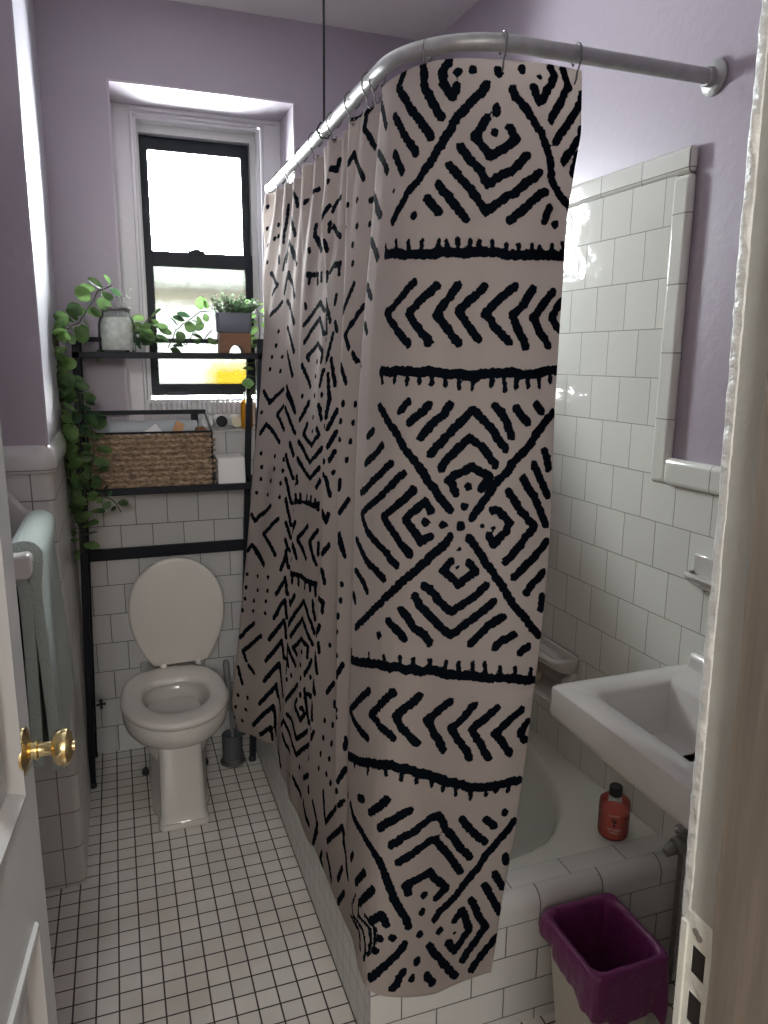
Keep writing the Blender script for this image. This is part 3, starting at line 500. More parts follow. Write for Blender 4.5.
# ------------------------------------------------------------------ door leaf
HX, HY = -.212, .462; EX, EY = -.150, 1.145
ang = math.atan2(EX-HX, EY-HY); DW = math.hypot(EX-HX, EY-HY); TH = .035
ud = Vector((math.sin(ang), math.cos(ang), 0)); nd = Vector((math.cos(ang), -math.sin(ang), 0))
DM = Matrix(((ud.x, nd.x, 0, HX), (ud.y, nd.y, 0, HY), (0, 0, 1, 0), (0, 0, 0, 1)))   # local (along, out, up)
panels = [(.078, DW-.078, .20, .668), (.078, DW-.078, .868, 1.86)]
d = MB()
PD = -.009
# stiles and rails around two sunk panels
d.box(0, .078, -TH, 0, .012, 2.0).box(DW-.078, DW, -TH, 0, .012, 2.0)
d.box(.078, DW-.078, -TH, 0, .012, .20).box(.078, DW-.078, -TH, 0, .668, .868).box(.078, DW-.078, -TH, 0, 1.86, 2.0)
door = struct(d.build('door_1', M['white'], bevel=.003, M=DM))
pm = MB()
for x0, x1, z0, z1 in panels:
    pm.box(x0-.002, x1+.002, -.030, PD-.006, z0-.002, z1+.002)
    # moulding: raised bead stepping down to the panel, then a raised field
    def ring(ins, out): return [(x0+ins, out, z0+ins), (x1-ins, out, z0+ins), (x1-ins, out, z1-ins), (x0+ins, out, z1-ins)]
    pm.loft([ring(-.002, -.004), ring(.003, .005), ring(.010, .006), ring(.018, -.003), ring(.024, -.014), ring(.040, -.015), ring(.075, -.005), ring(.08, -.005)], False, True)
pm.build('raised_panel', M['white'], door, M=DM, angle=20)
# brass knob with rose and neck
KM = DM @ Matrix.Translation((DW-.058, 0, .93)) @ Matrix.Rotation(R(-90), 4, 'X')
kb = MB().lathe([(.0001, 0), (.033, 0), (.0345, .002), (.034, .005), (.026, .008), (.015, .011), (.0125, .013)], n=40)
rose = kb.build('rose', M['brass'], door, M=KM)
kb = MB().lathe([(.0125, .010), (.0125, .017), (.0145, .018), (.0145, .021), (.0105, .023), (.0098, .036), (.0115, .040), (.020, .043), (.0255, .048), (.0272, .055), (.026, .061), (.020, .066), (.010, .0675), (.0001, .068)], n=40)
knob = kb.build('knob', M['brass'], door, M=KM)
kb = MB().lathe([(.0001, .0676), (.0075, .0676), (.007, .071), (.0001, .0715)], n=20)
kb.build('lock_button', M['brass'], knob, M=KM)
for z in (.25, 1.75): MB().tube([(HX-.008, HY-.004, z-.045), (HX-.008, HY-.004, z+.045)], .007, 12).build('hinge', M['brass'], door)

# ------------------------------------------------------------------ window
wn = empty('window_1', (.35, YR, 1.30), None, None); tag(wn, kind='structure')
b = MB().box(RX0, CX0, YR, YR+.03, RZ0, RZ1).box(CX1, RX1, YR, YR+.03, RZ0, RZ1).box(CX0, CX1, YR, YR+.03, CZ1, RZ1).box(CX0, CX1, YR, YR+.03, RZ0, CZ0)
cs = b.build('casing', M['casing'], wn, bevel=.004)
b = MB()
def frame2(b, x0, x1, z0, z1, w, y0, y1):
    b.box(x0, x0+w, y0, y1, z0, z1).box(x1-w, x1, y0, y1, z0, z1).box(x0+w, x1-w, y0, y1, z1-w, z1).box(x0+w, x1-w, y0, y1, z0, z0+w)
frame2(b, CX0, CX1, CZ0, CZ1, .010, YR-.010, YR+.02)
frame2(b, CX0+.012, CX1-.012, CZ0+.012, CZ1-.012, .010, YR+.002, YR+.10)
frame2(b, RX0+.006, RX1-.006, RZ0+.003, RZ1-.006, .014, YR-.012, YR+.004)
b.build('moulding', M['casing'], wn, bevel=.003)
SX0, SX1 = .137, .546
b = MB().box(CX0+.01, SX0, YR+.05, YR+.13, CZ0, CZ1).box(SX1, CX1-.01, YR+.05, YR+.13, CZ0, CZ1).box(SX0, SX1, YR+.05, YR+.13, 2.292, CZ1)
b.build('jamb_liner', M['white'], wn, smooth=False)
def sash(name, z0, z1, y0, y1, bw, tw, sw, glass, gname):
    b = MB().box(SX0, SX0+sw, y0, y1, z0, z1).box(SX1-sw, SX1, y0, y1, z0, z1).box(SX0+sw, SX1-sw, y0, y1, z0, z0+bw).box(SX0+sw, SX1-sw, y0, y1, z1-tw, z1)
    s = b.build(name, M['sash'], wn, bevel=.003)
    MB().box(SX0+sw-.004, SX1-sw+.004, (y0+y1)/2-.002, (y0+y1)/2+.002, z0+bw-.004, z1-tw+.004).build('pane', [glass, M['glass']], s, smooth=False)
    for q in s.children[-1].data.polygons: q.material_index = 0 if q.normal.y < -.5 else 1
    return s
sash('upper_sash', 1.835, 2.292, YR+.085, YR+.115, .045, .048, .028, M['glass'], 'pane')
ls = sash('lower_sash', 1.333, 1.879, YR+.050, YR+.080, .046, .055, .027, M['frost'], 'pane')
b = MB().box(.30, .36, YR+.045, YR+.075, 1.877, 1.887)
b.lathe([(.0001, 0), (.014, 0), (.014, .006), (.006, .010), (.0001, .011)], (.33, YR+.060, 1.885), 16)
b.build('sash_lock', M['sash'], ls)
for hx in (.20, .40): MB().box(hx, hx+.055, YR+.040, YR+.052, 1.345, 1.358).build('lift_handle', M['sash'], ls, bevel=.002)
b = MB().box(CX0, CX1, YR-.010, YR+.09, CZ0-.036, CZ0+.006)
k = CX0+.006
while k < CX1-.012:
    b.box(k, k+.011, YR-.032, YR-.006, CZ0-.034, CZ0+.024); k += .019
b.build('ribbed_sill', M['casing'], wn, bevel=.0015, seg=1)
MB().lathe([(.0001, -.012), (.009, -.010), (.013, 0), (.011, .010), (.005, .014), (.006, .020), (.0001, .022)], (.636, YR-.022, 1.90), 20).build('holdback_knob', M['soap'], wn)

# ------------------------------------------------------------------ hall behind the camera, open to the doorway
HY0 = -1.75
struct(MB().box(-1.6, 2.2, HY0, JY0, -.12, 0).build('floor_hall', M['hallfloor'], smooth=False))
struct(MB().box(-1.6, 2.2, HY0, JY0, 2.63, 2.73).build('ceiling_hall', M['halo'], smooth=False))
struct(MB().box(-1.7, -1.6, HY0, JY0, 0, 2.63).build('wall_hall_left', M['halo'], smooth=False))
struct(MB().box(2.2, 2.3, HY0, JY0, 0, 2.63).build('wall_hall_right', M['halo'], smooth=False))
struct(MB().box(-1.6, 2.2, HY0-.1, HY0, 0, 2.63).build('wall_hall_back', M['halo'], smooth=False))
struct(MB().box(-1.6, -.75, JY0, JY0+.1, 0, 2.63).box(1.55, 2.2, JY0, JY0+.1, 0, 2.63).build('wall_hall_front', M['halo'], smooth=False))

# ------------------------------------------------------------------ bathtub
TX0, TY0, TZ = .4322, 1.238, .330
tb = empty('bathtub', (.83, 2.05, 0), 'white enamel bathtub built into a tiled surround behind the patterned shower curtain', 'bathtub')
def XR(y): return xr(y)-.019
b = MB().box(TX0-.008, XR(TY0)-.0005, TY0, TY0+.02, 0, TZ-.0642)
b.build('front_tiles', M['tile_front'], tb, smooth=False)
prof = [(TY0+.03, TZ-.0642), (TY0-.002, TZ-.0642), (TY0-.002, TZ-.034)]
for k in range(9):
    a = R(180-90*k/8); prof.append((TY0+.030+.032*math.cos(a), TZ-.032+.032*math.sin(a)))
prof += [(TY0+.034, TZ)]
prof += [(TY0+.034, TZ-.02)]
b = MB().prism(prof, 'x', TX0-.008, XR(TY0)-.0005); b.build('bullnose', M['tile_front'], tb, angle=30)
b = MB().add([(TX0+.012, TY0+.033, TZ-.03), (XR(TY0)-.002, TY0+.033, TZ-.03), (XR(TY0+.087)-.002, TY0+.087, TZ-.03), (TX0+.012, TY0+.087, TZ-.03), (TX0+.012, TY0+.033, TZ+.0006), (XR(TY0)-.002, TY0+.033, TZ+.0006), (XR(TY0+.087)-.002, TY0+.087, TZ+.0006), (TX0+.012, TY0+.087, TZ+.0006)], [(0,1,2,3),(4,5,6,7),(0,1,5,4),(1,2,6,5),(2,3,7,6),(3,0,4,7)])
b.build('deck_tiles', M['tile_deck'], tb, smooth=False)
prof = [(TX0+.05, 0), (TX0, 0), (TX0, TZ-.02), (TX0+.004, TZ-.008), (TX0+.014, TZ), (TX0+.05, TZ)]
b = MB().prism(prof, 'y', TY0+.030, 2.801); b.build('apron_tiles', M['tile_apron'], tb, angle=30)
# enamel basin
bx, by = .786, 2.055
n = 72
def rectpt(a, x0, x1f, y0, y1):
    dx, dy = math.cos(a), math.sin(a); t = 1e9
    if dy > 1e-9: t = min(t, (y1-by)/dy)
    if dy < -1e-9: t = min(t, (y0-by)/dy)
    if dx < -1e-9: t = min(t, (x0-bx)/dx)
    if dx+.035*dy > 1e-9: t = min(t, (XR(by)-.002-bx)/(dx+.035*dy))
    return bx+dx*t, by+dy*t
def oval(a, rx, ry, e=2.7):
    c, s = math.cos(a), math.sin(a); q = (abs(c/rx)**e+abs(s/ry)**e)**(-1/e)
    return bx+c*q, by+s*q
A = [2*math.pi*(k+.5)/n for k in range(n)]
x0_, y0_, y1_ = TX0+.045, TY0+.086, 2.800
for cx_, cy_ in ((x0_, y0_), (x0_, y1_), (XR(y0_)-.002, y0_), (XR(y1_)-.002, y1_)):
    ca = math.atan2(cy_-by, cx_-bx) % (2*math.pi)
    kk = min(range(n), key=lambda q: abs(A[q]-ca)); A[kk] = ca
L = []
L.append([(*rectpt(a, TX0+.045, 0, TY0+.086, 2.800), TZ-.03) for a in A])
L.append([(*rectpt(a, TX0+.045, 0, TY0+.086, 2.800), TZ-.006) for a in A])
for sc, z in ((1.0, TZ-.006), (.985, TZ-.009), (.968, TZ-.020), (.955, TZ-.045)):
    L.append([(*oval(a, .364*sc, .694*sc), z) for a in A])
L.append([(*oval(a, .325, .63), TZ-.14) for a in A])
L.append([(*oval(a, .275, .56), .075) for a in A])
L.append([(*oval(a, .235, .50), .045) for a in A])
L.append([(*oval(a, .12, .30), .040) for a in A])
b = MB().loft(L, False, True); b.build('basin', M['tub'], tb, angle=60)
MB().lathe([(.0001, .0), (.03, .0), (.03, .004), (.02, .005), (.0001, .003)], (bx, 1.72, .042), 24).build('drain', M['chrome'], tb)
# ------------------------------------------------------------------ toilet
TCX = .128; TY = 2.408
to = empty('toilet', (TCX, 2.55, 0), 'white floor-standing toilet with its lid raised against the tiled back wall', 'toilet')
def egg(cx, cy, rx, rf, rb, a, e=2.25):
    """plan outline: round nose towards the camera (rf), squarer at the hinge (rb)"""
    c, s = math.cos(a), math.sin(a); ry = rf if s < 0 else rb
    ee = 2.1 if s < 0 else 2.6
    q = (abs(c/rx)**ee+abs(s/ry)**ee)**(-1/ee)
    return cx+c*q, cy+s*q
n = 64; A = [2*math.pi*k/n for k in range(n)]
def eggl(sx, z, cy=TY, rx=.170, rf=.224, rb=.232, e=0): return [(*egg(TCX, cy, rx*sx, rf*sx, rb*sx, a), z) for a in A]
# bowl shell: outside up to the rim, over and down inside
lo = [eggl(.36, .225, TY+.05), eggl(.52, .240, TY+.03), eggl(.72, .262, TY+.012), eggl(.88, .285, TY+.004), eggl(.965, .308), eggl(1.0, .330), eggl(1.0, .352), eggl(.985, .358),
      eggl(.80, .358), eggl(.72, .35), eggl(.69, .32), eggl(.61, .225), eggl(.42, .14), eggl(.2, .12)]
MB().loft(lo).build('bowl', M['porc'], to, angle=80)
MB().loft([eggl(.605, .232), eggl(.1, .2322)], False, True).build('water', pbr('water', (.10, .10, .095), .5, spec=.15), to)  # water sheet raised and darkened to carry the shade inside the bowl
# pedestal: narrow front column widening to a plinth behind
def ped(z, hw, yf, yb, hwb): 
    out = []
    for (x, y) in rrect(-hw, hw, 0, 1, .12*hw, 4):
        pass
    pts = [(-hw+.012, yf), (hw-.012, yf), (hw, yf+.012), (hw, yf+.09), (hwb, yf+.13), (hwb, yb-.02), (hwb-.02, yb), (-hwb+.02, yb), (-hwb, yb-.02), (-hwb, yf+.13), (-hw, yf+.09), (-hw, yf+.012)]
    return [(TCX+x, y, z) for x, y in pts]
lo = [ped(0, .080, 2.220, 2.70, .092), ped(.018, .079, 2.221, 2.70, .092), ped(.026, .074, 2.226, 2.695, .090), ped(.05, .070, 2.232, 2.69, .088), ped(.14, .068, 2.238, 2.67, .088), ped(.255, .066, 2.240, 2.65, .085), ped(.30, .070, 2.236, 2.64, .09)]
MB().loft(lo).build('pedestal', M['porc'], to, bevel=.006, seg=3, angle=50)
b = MB().box(TCX-.10, TCX+.10, 2.60, 2.812, .30, .352); b.build('rear_deck', M['porc'], to, bevel=.012, seg=3)
for s in (-1, 1): MB().lathe([(.012, 0), (.012, .012), (.006, .024), (.0001, .026)], (TCX+s*.106, 2.60, 0), 16).build('bolt_cap', M['blackm'], to)
# seat ring
def eggs(sx, z, ins=0): return [(*egg(TCX, TY,   .173*sx-ins, .227*sx-ins, .243*sx-ins, a), z) for a in A]
def hole(z, g=0):
    return [(*egg(TCX+.004, TY-.002, .106+g, .140+g, .128+g, a), z) for a in A]
lo = [hole(.3635), eggs(1, .362, .006), eggs(1, .367), eggs(1, .377), eggs(1, .384, .006), eggs(1, .386, .014), hole(.385, .010), hole(.381, .002), hole(.3635)]
MB().loft(lo, False, False).build('seat', M['seat'], to, angle=60)
# lid, raised and leaning back
LM = Matrix.Translation((TCX+.040, 2.652, .392)) @ Matrix.Rotation(R(4.5), 4, 'X') @ Matrix.Rotation(R(-1.5), 4, 'Y')
def lidl(ins, y):
    """lid outline: flat hinge edge, widest half way up, round top"""
    out = []; H = .405; zm = .205; W = .166-ins
    m_ = 40
    for k in range(m_+1):                       # right side, from the hinge edge up and over the top
        a = R(180*k/m_); out.append((W*math.cos(a), y, zm+(H-zm-ins)*math.sin(a)**.94 if 0 < k < m_ else zm))
    for k in range(1, 15):
        t = k/14; out.append((-W*(1-.42*t**1.9), y, zm-(zm-ins*.5)*t))
    for k in range(14, 0, -1):
        t = k/14; out.append((W*(1-.42*t**1.9), y, zm-(zm-ins*.5)*t))
    return out
lo = [lidl(.012, -.012), lidl(.003, -.010), lidl(0, -.004), lidl(0, .006), lidl(.006, .010)]
MB().loft(lo).build('lid', M['seat'], to, M=LM, angle=60)
for s in (-1, 1):
    hb = MB().lathe([(.012, 0), (.012, .012), (.009, .015), (.0001, .016)], (TCX+.040+s*.062, 2.640, .384), 16)
    hb.tube([(TCX+.040+s*.045, 2.650, .394), (TCX+.040+s*.080, 2.650, .394)], .006, 12)
    hb.build('hinge', M['seat'], to)

b = MB().tube([(TCX+.03, 2.76, .34), (TCX+.03, 2.76, .55), (TCX+.03, 2.80, .58)], .019, 16); b.build('flush_pipe', M['chrome'], to)

# shutoff valve beside the rack leg
v = at(101, 704, 2.77)
vm = MB().tube([(v.x, 2.803, v.z), (v.x, 2.765, v.z)], .006, 10)
for k in range(4):
    a = R(90*k+4); vm.tube([(v.x, 2.766, v.z), (v.x+.016*math.cos(a), 2.766, v.z+.016*math.sin(a))], [.004, .0055], 8)
vm.lathe([(.0001, 0), (.006, 0), (.006, .006), (.0001, .007)], (v.x, 2.766, v.z), 12, Matrix.Rotation(R(90), 4, 'X'))
tag(vm.build('shutoff_valve', M['blackm']), 'small black cross-handled water valve low on the tiled wall left of the toilet', 'valve')

# toilet brush
bx_, by_ = .334, 2.585
tbm = empty('toilet_brush', (bx_, by_, 0), 'toilet brush standing in a dark holder between the toilet and the shower curtain', 'toilet brush')
MB().lathe([(.0001, 0), (.047, 0), (.047, .006), (.040, .012), (.036, .014), (.035, .02)], (bx_, by_, 0), 32).build('base_rim', M['ring'], tbm)
MB().lathe([(.034, .012), (.037, .03), (.038, .11), (.036, .112), (.030, .112), (.029, .10)], (bx_, by_, 0), 32).build('holder', M['smoke'], tbm)
h0 = Vector((bx_+.002, by_, .09)); h1_ = Vector((bx_-.012, by_+.01, .40))
MB().tube([h0, h0.lerp(h1_, .35), h0.lerp(h1_, .45), h0.lerp(h1_, .96), h1_], [.005, .006, .010, .0125, .009], 14).build('handle', pbr('grey_handle', (.16, .165, .16), .35), tbm)

# ------------------------------------------------------------------ black metal rack over the toilet (it leans a touch to the right)
YF, YK = 2.57, 2.785
def lxl(z): return -.156+.032*z
def lxr(z): return .405+.045*z
rk = empty('storage_rack', (.13, 2.68, 0), 'tall black metal storage rack straddling the toilet below the window', 'rack')
w = .011
def leg(fx, y, dz):
    b = MB(); 
    b.loft([[(fx(z)-w, y-w, z), (fx(z)+w, y-w, z), (fx(z)+w, y+w, z), (fx(z)-w, y+w, z)] for z in (.018, .9, 1.545)])
    o = b.build('leg', M['black'], rk, bevel=.002)
    MB().lathe([(.014, 0), (.014, .012), (.010, .020), (.0001, .02)], (fx(0), y, 0), 14).build('foot', M['blackm'], o)
for fx in (lxl, lxr):
    for y in (YF, YK): leg(fx, y, 0)
for z, nm in ((1.488, 'upper_shelf'), (1.046, 'lower_shelf')):
    b = MB(); xl, xr_ = lxl(z), lxr(z)
    b.box(xl-w, xr_+w, YF-w, YF+w, z-.010, z+.010).box(xl-w, xr_+w, YK-w, YK+w, z-.010, z+.010)
    b.box(xl-w, xl+w, YF, YK, z-.010, z+.010).box(xr_-w, xr_+w, YF, YK, z-.010, z+.010)
    sh = b.build(nm, M['black'], rk, bevel=.0015)
    b = MB()
    if nm == 'upper_shelf':
        for k in range(5):
            y = YF+.02+k*.042; b.box(xl, xr_, y-.0035, y+.0035, z-.003, z+.004)
        b.build('shelf_bars', M['black'], sh)
    else:
        b.box(xl, xr_, YF, YK, z-.004, z+.004); b.build('shelf_plate', pbr('satin_black_plate', (.02, .021, .024), .22), sh, smooth=False)
z = 1.540
MB().box(lxl(z), lxr(z), YK-.006, YK+.006, z-.008, z+.008).build('guard_rail', M['black'], rk)
for fx in (lxl, lxr): MB().box(fx(z)-.005, fx(z)+.005, YF, YK, z-.008, z+.006).build('side_rail', M['black'], rk)
z = .782
MB().box(lxl(z), lxr(z), YK-.008, YK+.008, z-.021, z+.021).build('cross_bar', M['black'], rk, bevel=.002)
for fx in (lxl, lxr): MB().box(fx(.14)-.006, fx(.14)+.006, YF, YK, .13, .15).build('side_brace', M['black'], rk)

# ------------------------------------------------------------------ basket and what is in it
ZS = 1.052
BX0, BX1, BY0, BY1 = -.088, .296, 2.585, 2.755
bk = empty('woven_basket', ((BX0+BX1)/2, 2.67, ZS), 'brown woven seagrass basket with a black wire frame on the lower rack shelf', 'basket')
rb = random.Random(5)
b = MB()
# braided courses: each strand a run of overlapping fat twists
def weave(p0, p1, nrm, ncourse, step):
    p0 = Vector(p0); p1 = Vector(p1); L_ = (p1-p0).length; d_ = (p1-p0).normalized()
    H = .182; ch = H/ncourse
    for c in range(ncourse):
        z = ZS+.002+ch*(c+.5); nn = int(L_/step); off = rb.uniform(0, step)*(c % 2)
        for k in range(nn+1):
            for s in (1, -1):
                a0 = p0+d_*min(L_, max(0, (k+(.25 if s > 0 else .75))*step-off)); 
                wv = Vector((0, 0, 1))
                q0 = a0-d_*step*.55+wv*s*ch*.42; q1 = a0+d_*step*.55-wv*s*ch*.05; qm = (q0+q1)/2+Vector(nrm)*(.0035+rb.uniform(0, .0025))
                zo = Vector((0, 0, z+rb.uniform(-.001, .001)))
                r_ = ch*.32*rb.uniform(.85, 1.15)
                b.tube([Vector((q0.x, q0.y, 0))+zo+wv*(s*ch*.30), Vector((qm.x, qm.y, 0))+zo+wv*s*ch*.10, Vector((q1.x, q1.y, 0))+zo-wv*s*ch*.12], [r_*.6, r_, r_*.55], 6)
weave((BX0, BY0, 0), (BX1, BY0, 0), (0, -1, 0), 10, .031)
weave((BX1, BY0, 0), (BX1, BY1, 0), (1, 0, 0), 10, .031)
b.box(BX0+.004, BX1-.004, BY0+.003, BY0+.008, ZS, ZS+.178).box(BX1-.008, BX1-.003, BY0+.004, BY1, ZS, ZS+.178).box(BX0+.003, BX0+.008, BY0+.004, BY1, ZS, ZS+.178).box(BX0+.004, BX1-.004, BY1-.006, BY1, ZS, ZS+.178).box(BX0+.004, BX1-.004, BY0+.004, BY1, ZS, ZS+.006)
b.build('weave', M['wicker'], bk, angle=60)
b = MB()
zt = ZS+.186
b.tube([(BX0-.003, BY0-.006, zt), (BX1+.003, BY0-.006, zt)], .0035, 8)
b.tube([(BX1+.004, BY0-.006, ZS+.004), (BX1+.004, BY0-.006, zt), (BX1+.004, BY1, zt+.052)], .004, 8)
b.tube([(BX0-.004, BY0-.006, ZS+.004), (BX0-.004, BY0-.006, zt), (BX0-.004, BY1, zt+.052)], .004, 8)
b.box(BX0-.008, BX1+.008, BY1-.004, BY1+.006, zt+.047, zt+.062)
b.box(BX0+.03, BX0+.055, BY1-.002, BY1+.004, ZS+.01, zt+.05).box(BX1-.045, BX1-.02, BY1-.002, BY1+.004, ZS+.01, zt+.05)
b.build('wire_frame', M['black'], bk)
# rolled towel lying across the basket
def cyl_x(x0, x1, y, z, r, wob=.0):
    b = MB(); lo = []
    nn = 26
    for i in range(9):
        x = x0+(x1-x0)*i/8; lo.append([(x, y+(r+wob*math.sin(3*k+i))*math.cos(2*math.pi*k/nn), z+(r*.86+wob*math.sin(2*k+i*1.3))*math.sin(2*math.pi*k/nn)) for k in range(nn)])
    return b.loft(lo)
tag(cyl_x(BX0+.022, BX1-.03, 2.70, ZS+.176, .046, .0012).build('rolled_towel', M['linen'], bevel=.006), 'pale grey rolled towel lying across the top of the woven basket', 'towel')
# packets poking out in front of the towel
def packet(name, x, y, z, w_, h_, d_, m, rx, ry, label, cat):
    Mx = Matrix.Translation((x, y, z)) @ Matrix.Rotation(R(ry), 4, 'Y') @ Matrix.Rotation(R(rx), 4, 'X')
    lo = []
    for k in range(9):
        t = k/8*2-1; s = .12+.88*(1-abs(t)**4)
        lo.append([(-w_/2, -d_/2*s, h_/2*t), (-w_/6, -d_/2*s*1.25, h_/2*t), (w_/6, -d_/2*s*1.25, h_/2*t), (w_/2, -d_/2*s, h_/2*t), (w_/2, d_/2*s, h_/2*t), (-w_/2, d_/2*s, h_/2*t)])
    o = MB().loft(lo).build(name, m, M=Mx, angle=50); return tag(o, label, cat)
packet('tissue_packet', .10, 2.612, ZS+.15, .075, .11, .02, M['paper'], -12, 55, 'crumpled off-white packet poking over the basket front left of the orange one', 'packet')
packet('paper_packet', .178, 2.612, ZS+.155, .03, .13, .012, M['kraft'], -10, 24, 'small orange paper packet standing on edge at the front of the woven basket', 'packet')
c = Vector((BX1-.028, 2.612, ZS+.184)); b = MB()
for k in range(7): b.lathe([(.004, -.004), (.0165, -.003), (.0165, .003), (.004, .004)], c+Vector((0, -.024+k*.008, 0)), 18, Matrix.Rotation(R(90), 4, 'X') @ Matrix.Rotation(R(14), 4, 'Y'))
tag(b.build('hair_brush', M['wood']), 'dark brown ridged round brush end at the right corner of the basket', 'brush')
# white carton beside the basket
cb = MB().loft([[(x, y, z) for x, y in rrect(.320-e, .416+e, 2.60-e, 2.735, .005, 3)] for z, e in ((1.0525, 0), (1.1395, -.001), (1.141, -.003))])
tag(cb.build('carton', M['paper'], angle=40), 'plain white carton on the lower rack shelf right of the woven basket', 'box')

# ------------------------------------------------------------------ upper shelf: jar, pot on a wooden block
ZU = 1.4985
jx, jy = .018, 2.625
jr = empty('glass_jar', (jx, jy, ZU), 'clear glass jar filled with white cotton on the upper rack shelf', 'jar')
pr_ = [(.0001, .0), (.052, .0), (.057, .006), (.058, .05), (.057, .085), (.052, .104), (.044, .114), (.043, .128), (.0455, .130), (.0455, .138), (.0425, .138), (.0405, .128), (.041, .113), (.049, .102), (.0535, .085), (.0545, .05), (.053, .008), (.0001, .004)]
MB().lathe(pr_, (jx, jy, ZU), 36).build('glass', M['jar'], jr)
MB().lathe([(.0001, .005), (.050, .006), (.0528, .012), (.0533, .05), (.0525, .085), (.047, .099), (.040, .108), (.02, .114), (.0001, .112)], (jx, jy, ZU), 36).build('cotton_filling', M['cotton'], jr)
MB().lathe([(.0462, .1305), (.0475, .132), (.0475, .137), (.0462, .139)], (jx, jy, ZU), 36).build('metal_rim', M['ring'], jr)

px0, px1, wy0, wy1 = .342, .446, 2.59, 2.66
zt = ZU+.066
out = [(px0, ZU), (.373, ZU)]
for k in range(13):
    a = R(180-180*k/12); out.append((.397+.024*math.cos(a), ZU+.001+.026*math.sin(a)))
out += [(.421, ZU), (px1, ZU), (px1, zt), (px0, zt)]
bl = MB(); bl.prism(out, 'y', wy0, wy1)
tag(bl.build('wooden_block', M['wood'], bevel=.002), 'brown wooden block with an arched opening under the grey plant pot', 'stand')
pc = Vector((.394, 2.625, zt+.001))
pp = empty('potted_plant', pc, 'small grey pot of tiny green and white leaves standing on the wooden block', 'plant')
MB().loft([[(x, y, z) for x, y in rrect(pc.x-.056-e, pc.x+.056+e, pc.y-.034-e*.6, pc.y+.034+e*.6, .012, 5)] for z, e in ((pc.z, -.004), (pc.z+.004, 0), (pc.z+.063, .002), (pc.z+.065, .0), (pc.z+.065, -.005), (pc.z+.05, -.006))]).build('pot', M['pot'], pp, angle=45)
rl = random.Random(11)
lv = MB(); sm = MB()
def leafquad(mb, p, d, s, wid=.8, cup=.15, n=4):
    d = d.normalized(); side = d.cross(Vector((rl.uniform(-1, 1), rl.uniform(-1, 1), rl.uniform(.2, 1)))).normalized(); nn = side.cross(d)
    vs = [p]; K = [(.18, .62), (.45, 1.0), (.75, .86), (.95, .42)]
    L_ = []; R_ = []
    for t, w_ in K:
        L_.append(p+d*s*t+side*s*wid*.5*w_+nn*cup*s*(w_-.5)*.5); R_.append(p+d*s*t-side*s*wid*.5*w_+nn*cup*s*(w_-.5)*.5)
    tip = p+d*s
    mid = [p+d*s*t-nn*cup*s*.25 for t, _ in K]
    V = [p]+L_+R_+mid+[tip]; m_ = len(K); fs = []
    l = lambda i: 1+i; r = lambda i: 1+m_+i; c_ = lambda i: 1+2*m_+i; T = 1+3*m_
    fs += [(0, c_(0), l(0)), (0, r(0), c_(0))]
    for i in range(m_-1): fs += [(l(i), c_(i), c_(i+1), l(i+1)), (c_(i), r(i), r(i+1), c_(i+1))]
    fs += [(l(m_-1), c_(m_-1), T), (c_(m_-1), r(m_-1), T)]
    mb.add(V, fs)
for k in range(64):
    a = rl.uniform(0, 6.28); rr_ = rl.uniform(0, 1)**.5
    base = pc+Vector((.045*rr_*math.cos(a), .026*rr_*math.sin(a), .05))
    tip = base+Vector((.052*rr_*math.cos(a)+rl.uniform(-.014, .010), .022*math.sin(a)*rr_, rl.uniform(.034, .078)*(1.25-.5*rr_)))
    sm.tube([base, base.lerp(tip, .5)+Vector((0, 0, .004)), tip], .0009, 5)
    for j in range(9):
        t = .25+.75*j/8; q = base.lerp(tip, t)
        leafquad(lv, q, Vector((rl.uniform(-1, 1), rl.uniform(-1, 1), rl.uniform(-.2, 1))), rl.uniform(.009, .0155), .75)
sm.build('stems', M['stem'], pp); lv.build('leaves', M['sprig'], pp)

# ------------------------------------------------------------------ eucalyptus garland trailing along the upper shelf and down its left leg
gl = empty('eucalyptus_garland', at(88, 345, 2.60), 'green artificial eucalyptus garland trailing over the upper shelf and down the left rack leg', 'garland')
vines = [  # (pixel x, pixel y, depth) along each strand, leaf size, spacing
 ([(112, 286, 2.62), (98, 291, 2.60), (90, 306, 2.58), (80, 322, 2.56), (66, 330, 2.48), (52, 328, 2.40), (52, 345, 2.39), (58, 360, 2.42), (56, 382, 2.44), (60, 404, 2.46), (61, 428, 2.47), (63, 452, 2.48), (68, 478, 2.49), (73, 505, 2.50), (79, 528, 2.51), (82, 552, 2.51)], .060, .021),
 ([(80, 392, 2.52), (86, 415, 2.53), (92, 432, 2.54), (94, 452, 2.54), (90, 474, 2.54), (84, 497, 2.53), (88, 515, 2.54), (84, 530, 2.54)], .056, .021),
 ([(66, 372, 2.50), (76, 392, 2.51), (80, 415, 2.52), (78, 440, 2.52), (82, 462, 2.53), (78, 482, 2.52)], .058, .022),
 ([(98, 492, 2.545), (108, 498, 2.545), (116, 503, 2.545), (121, 512, 2.545)], .036, .018),
 ([(100, 345, 2.66), (120, 346, 2.68), (140, 330, 2.68), (149, 318, 2.68), (157, 312, 2.68)], .058, .034),
 ([(140, 345, 2.66), (143, 330, 2.66), (150, 318, 2.66), (154, 330, 2.66), (152, 346, 2.66)], .056, .015),
 ([(168, 348, 2.70), (176, 330, 2.71), (186, 322, 2.71), (200, 312, 2.71), (212, 311, 2.71)], .052, .026),
 ([(176, 338, 2.71), (186, 345, 2.71), (194, 332, 2.71), (204, 340, 2.71), (212, 330, 2.71)], .044, .028),
 ([(252, 300, 2.70), (258, 312, 2.70), (260, 330, 2.69), (259, 350, 2.69), (256, 366, 2.69), (256, 384, 2.69), (249, 396, 2.69)], .052, .009),
]
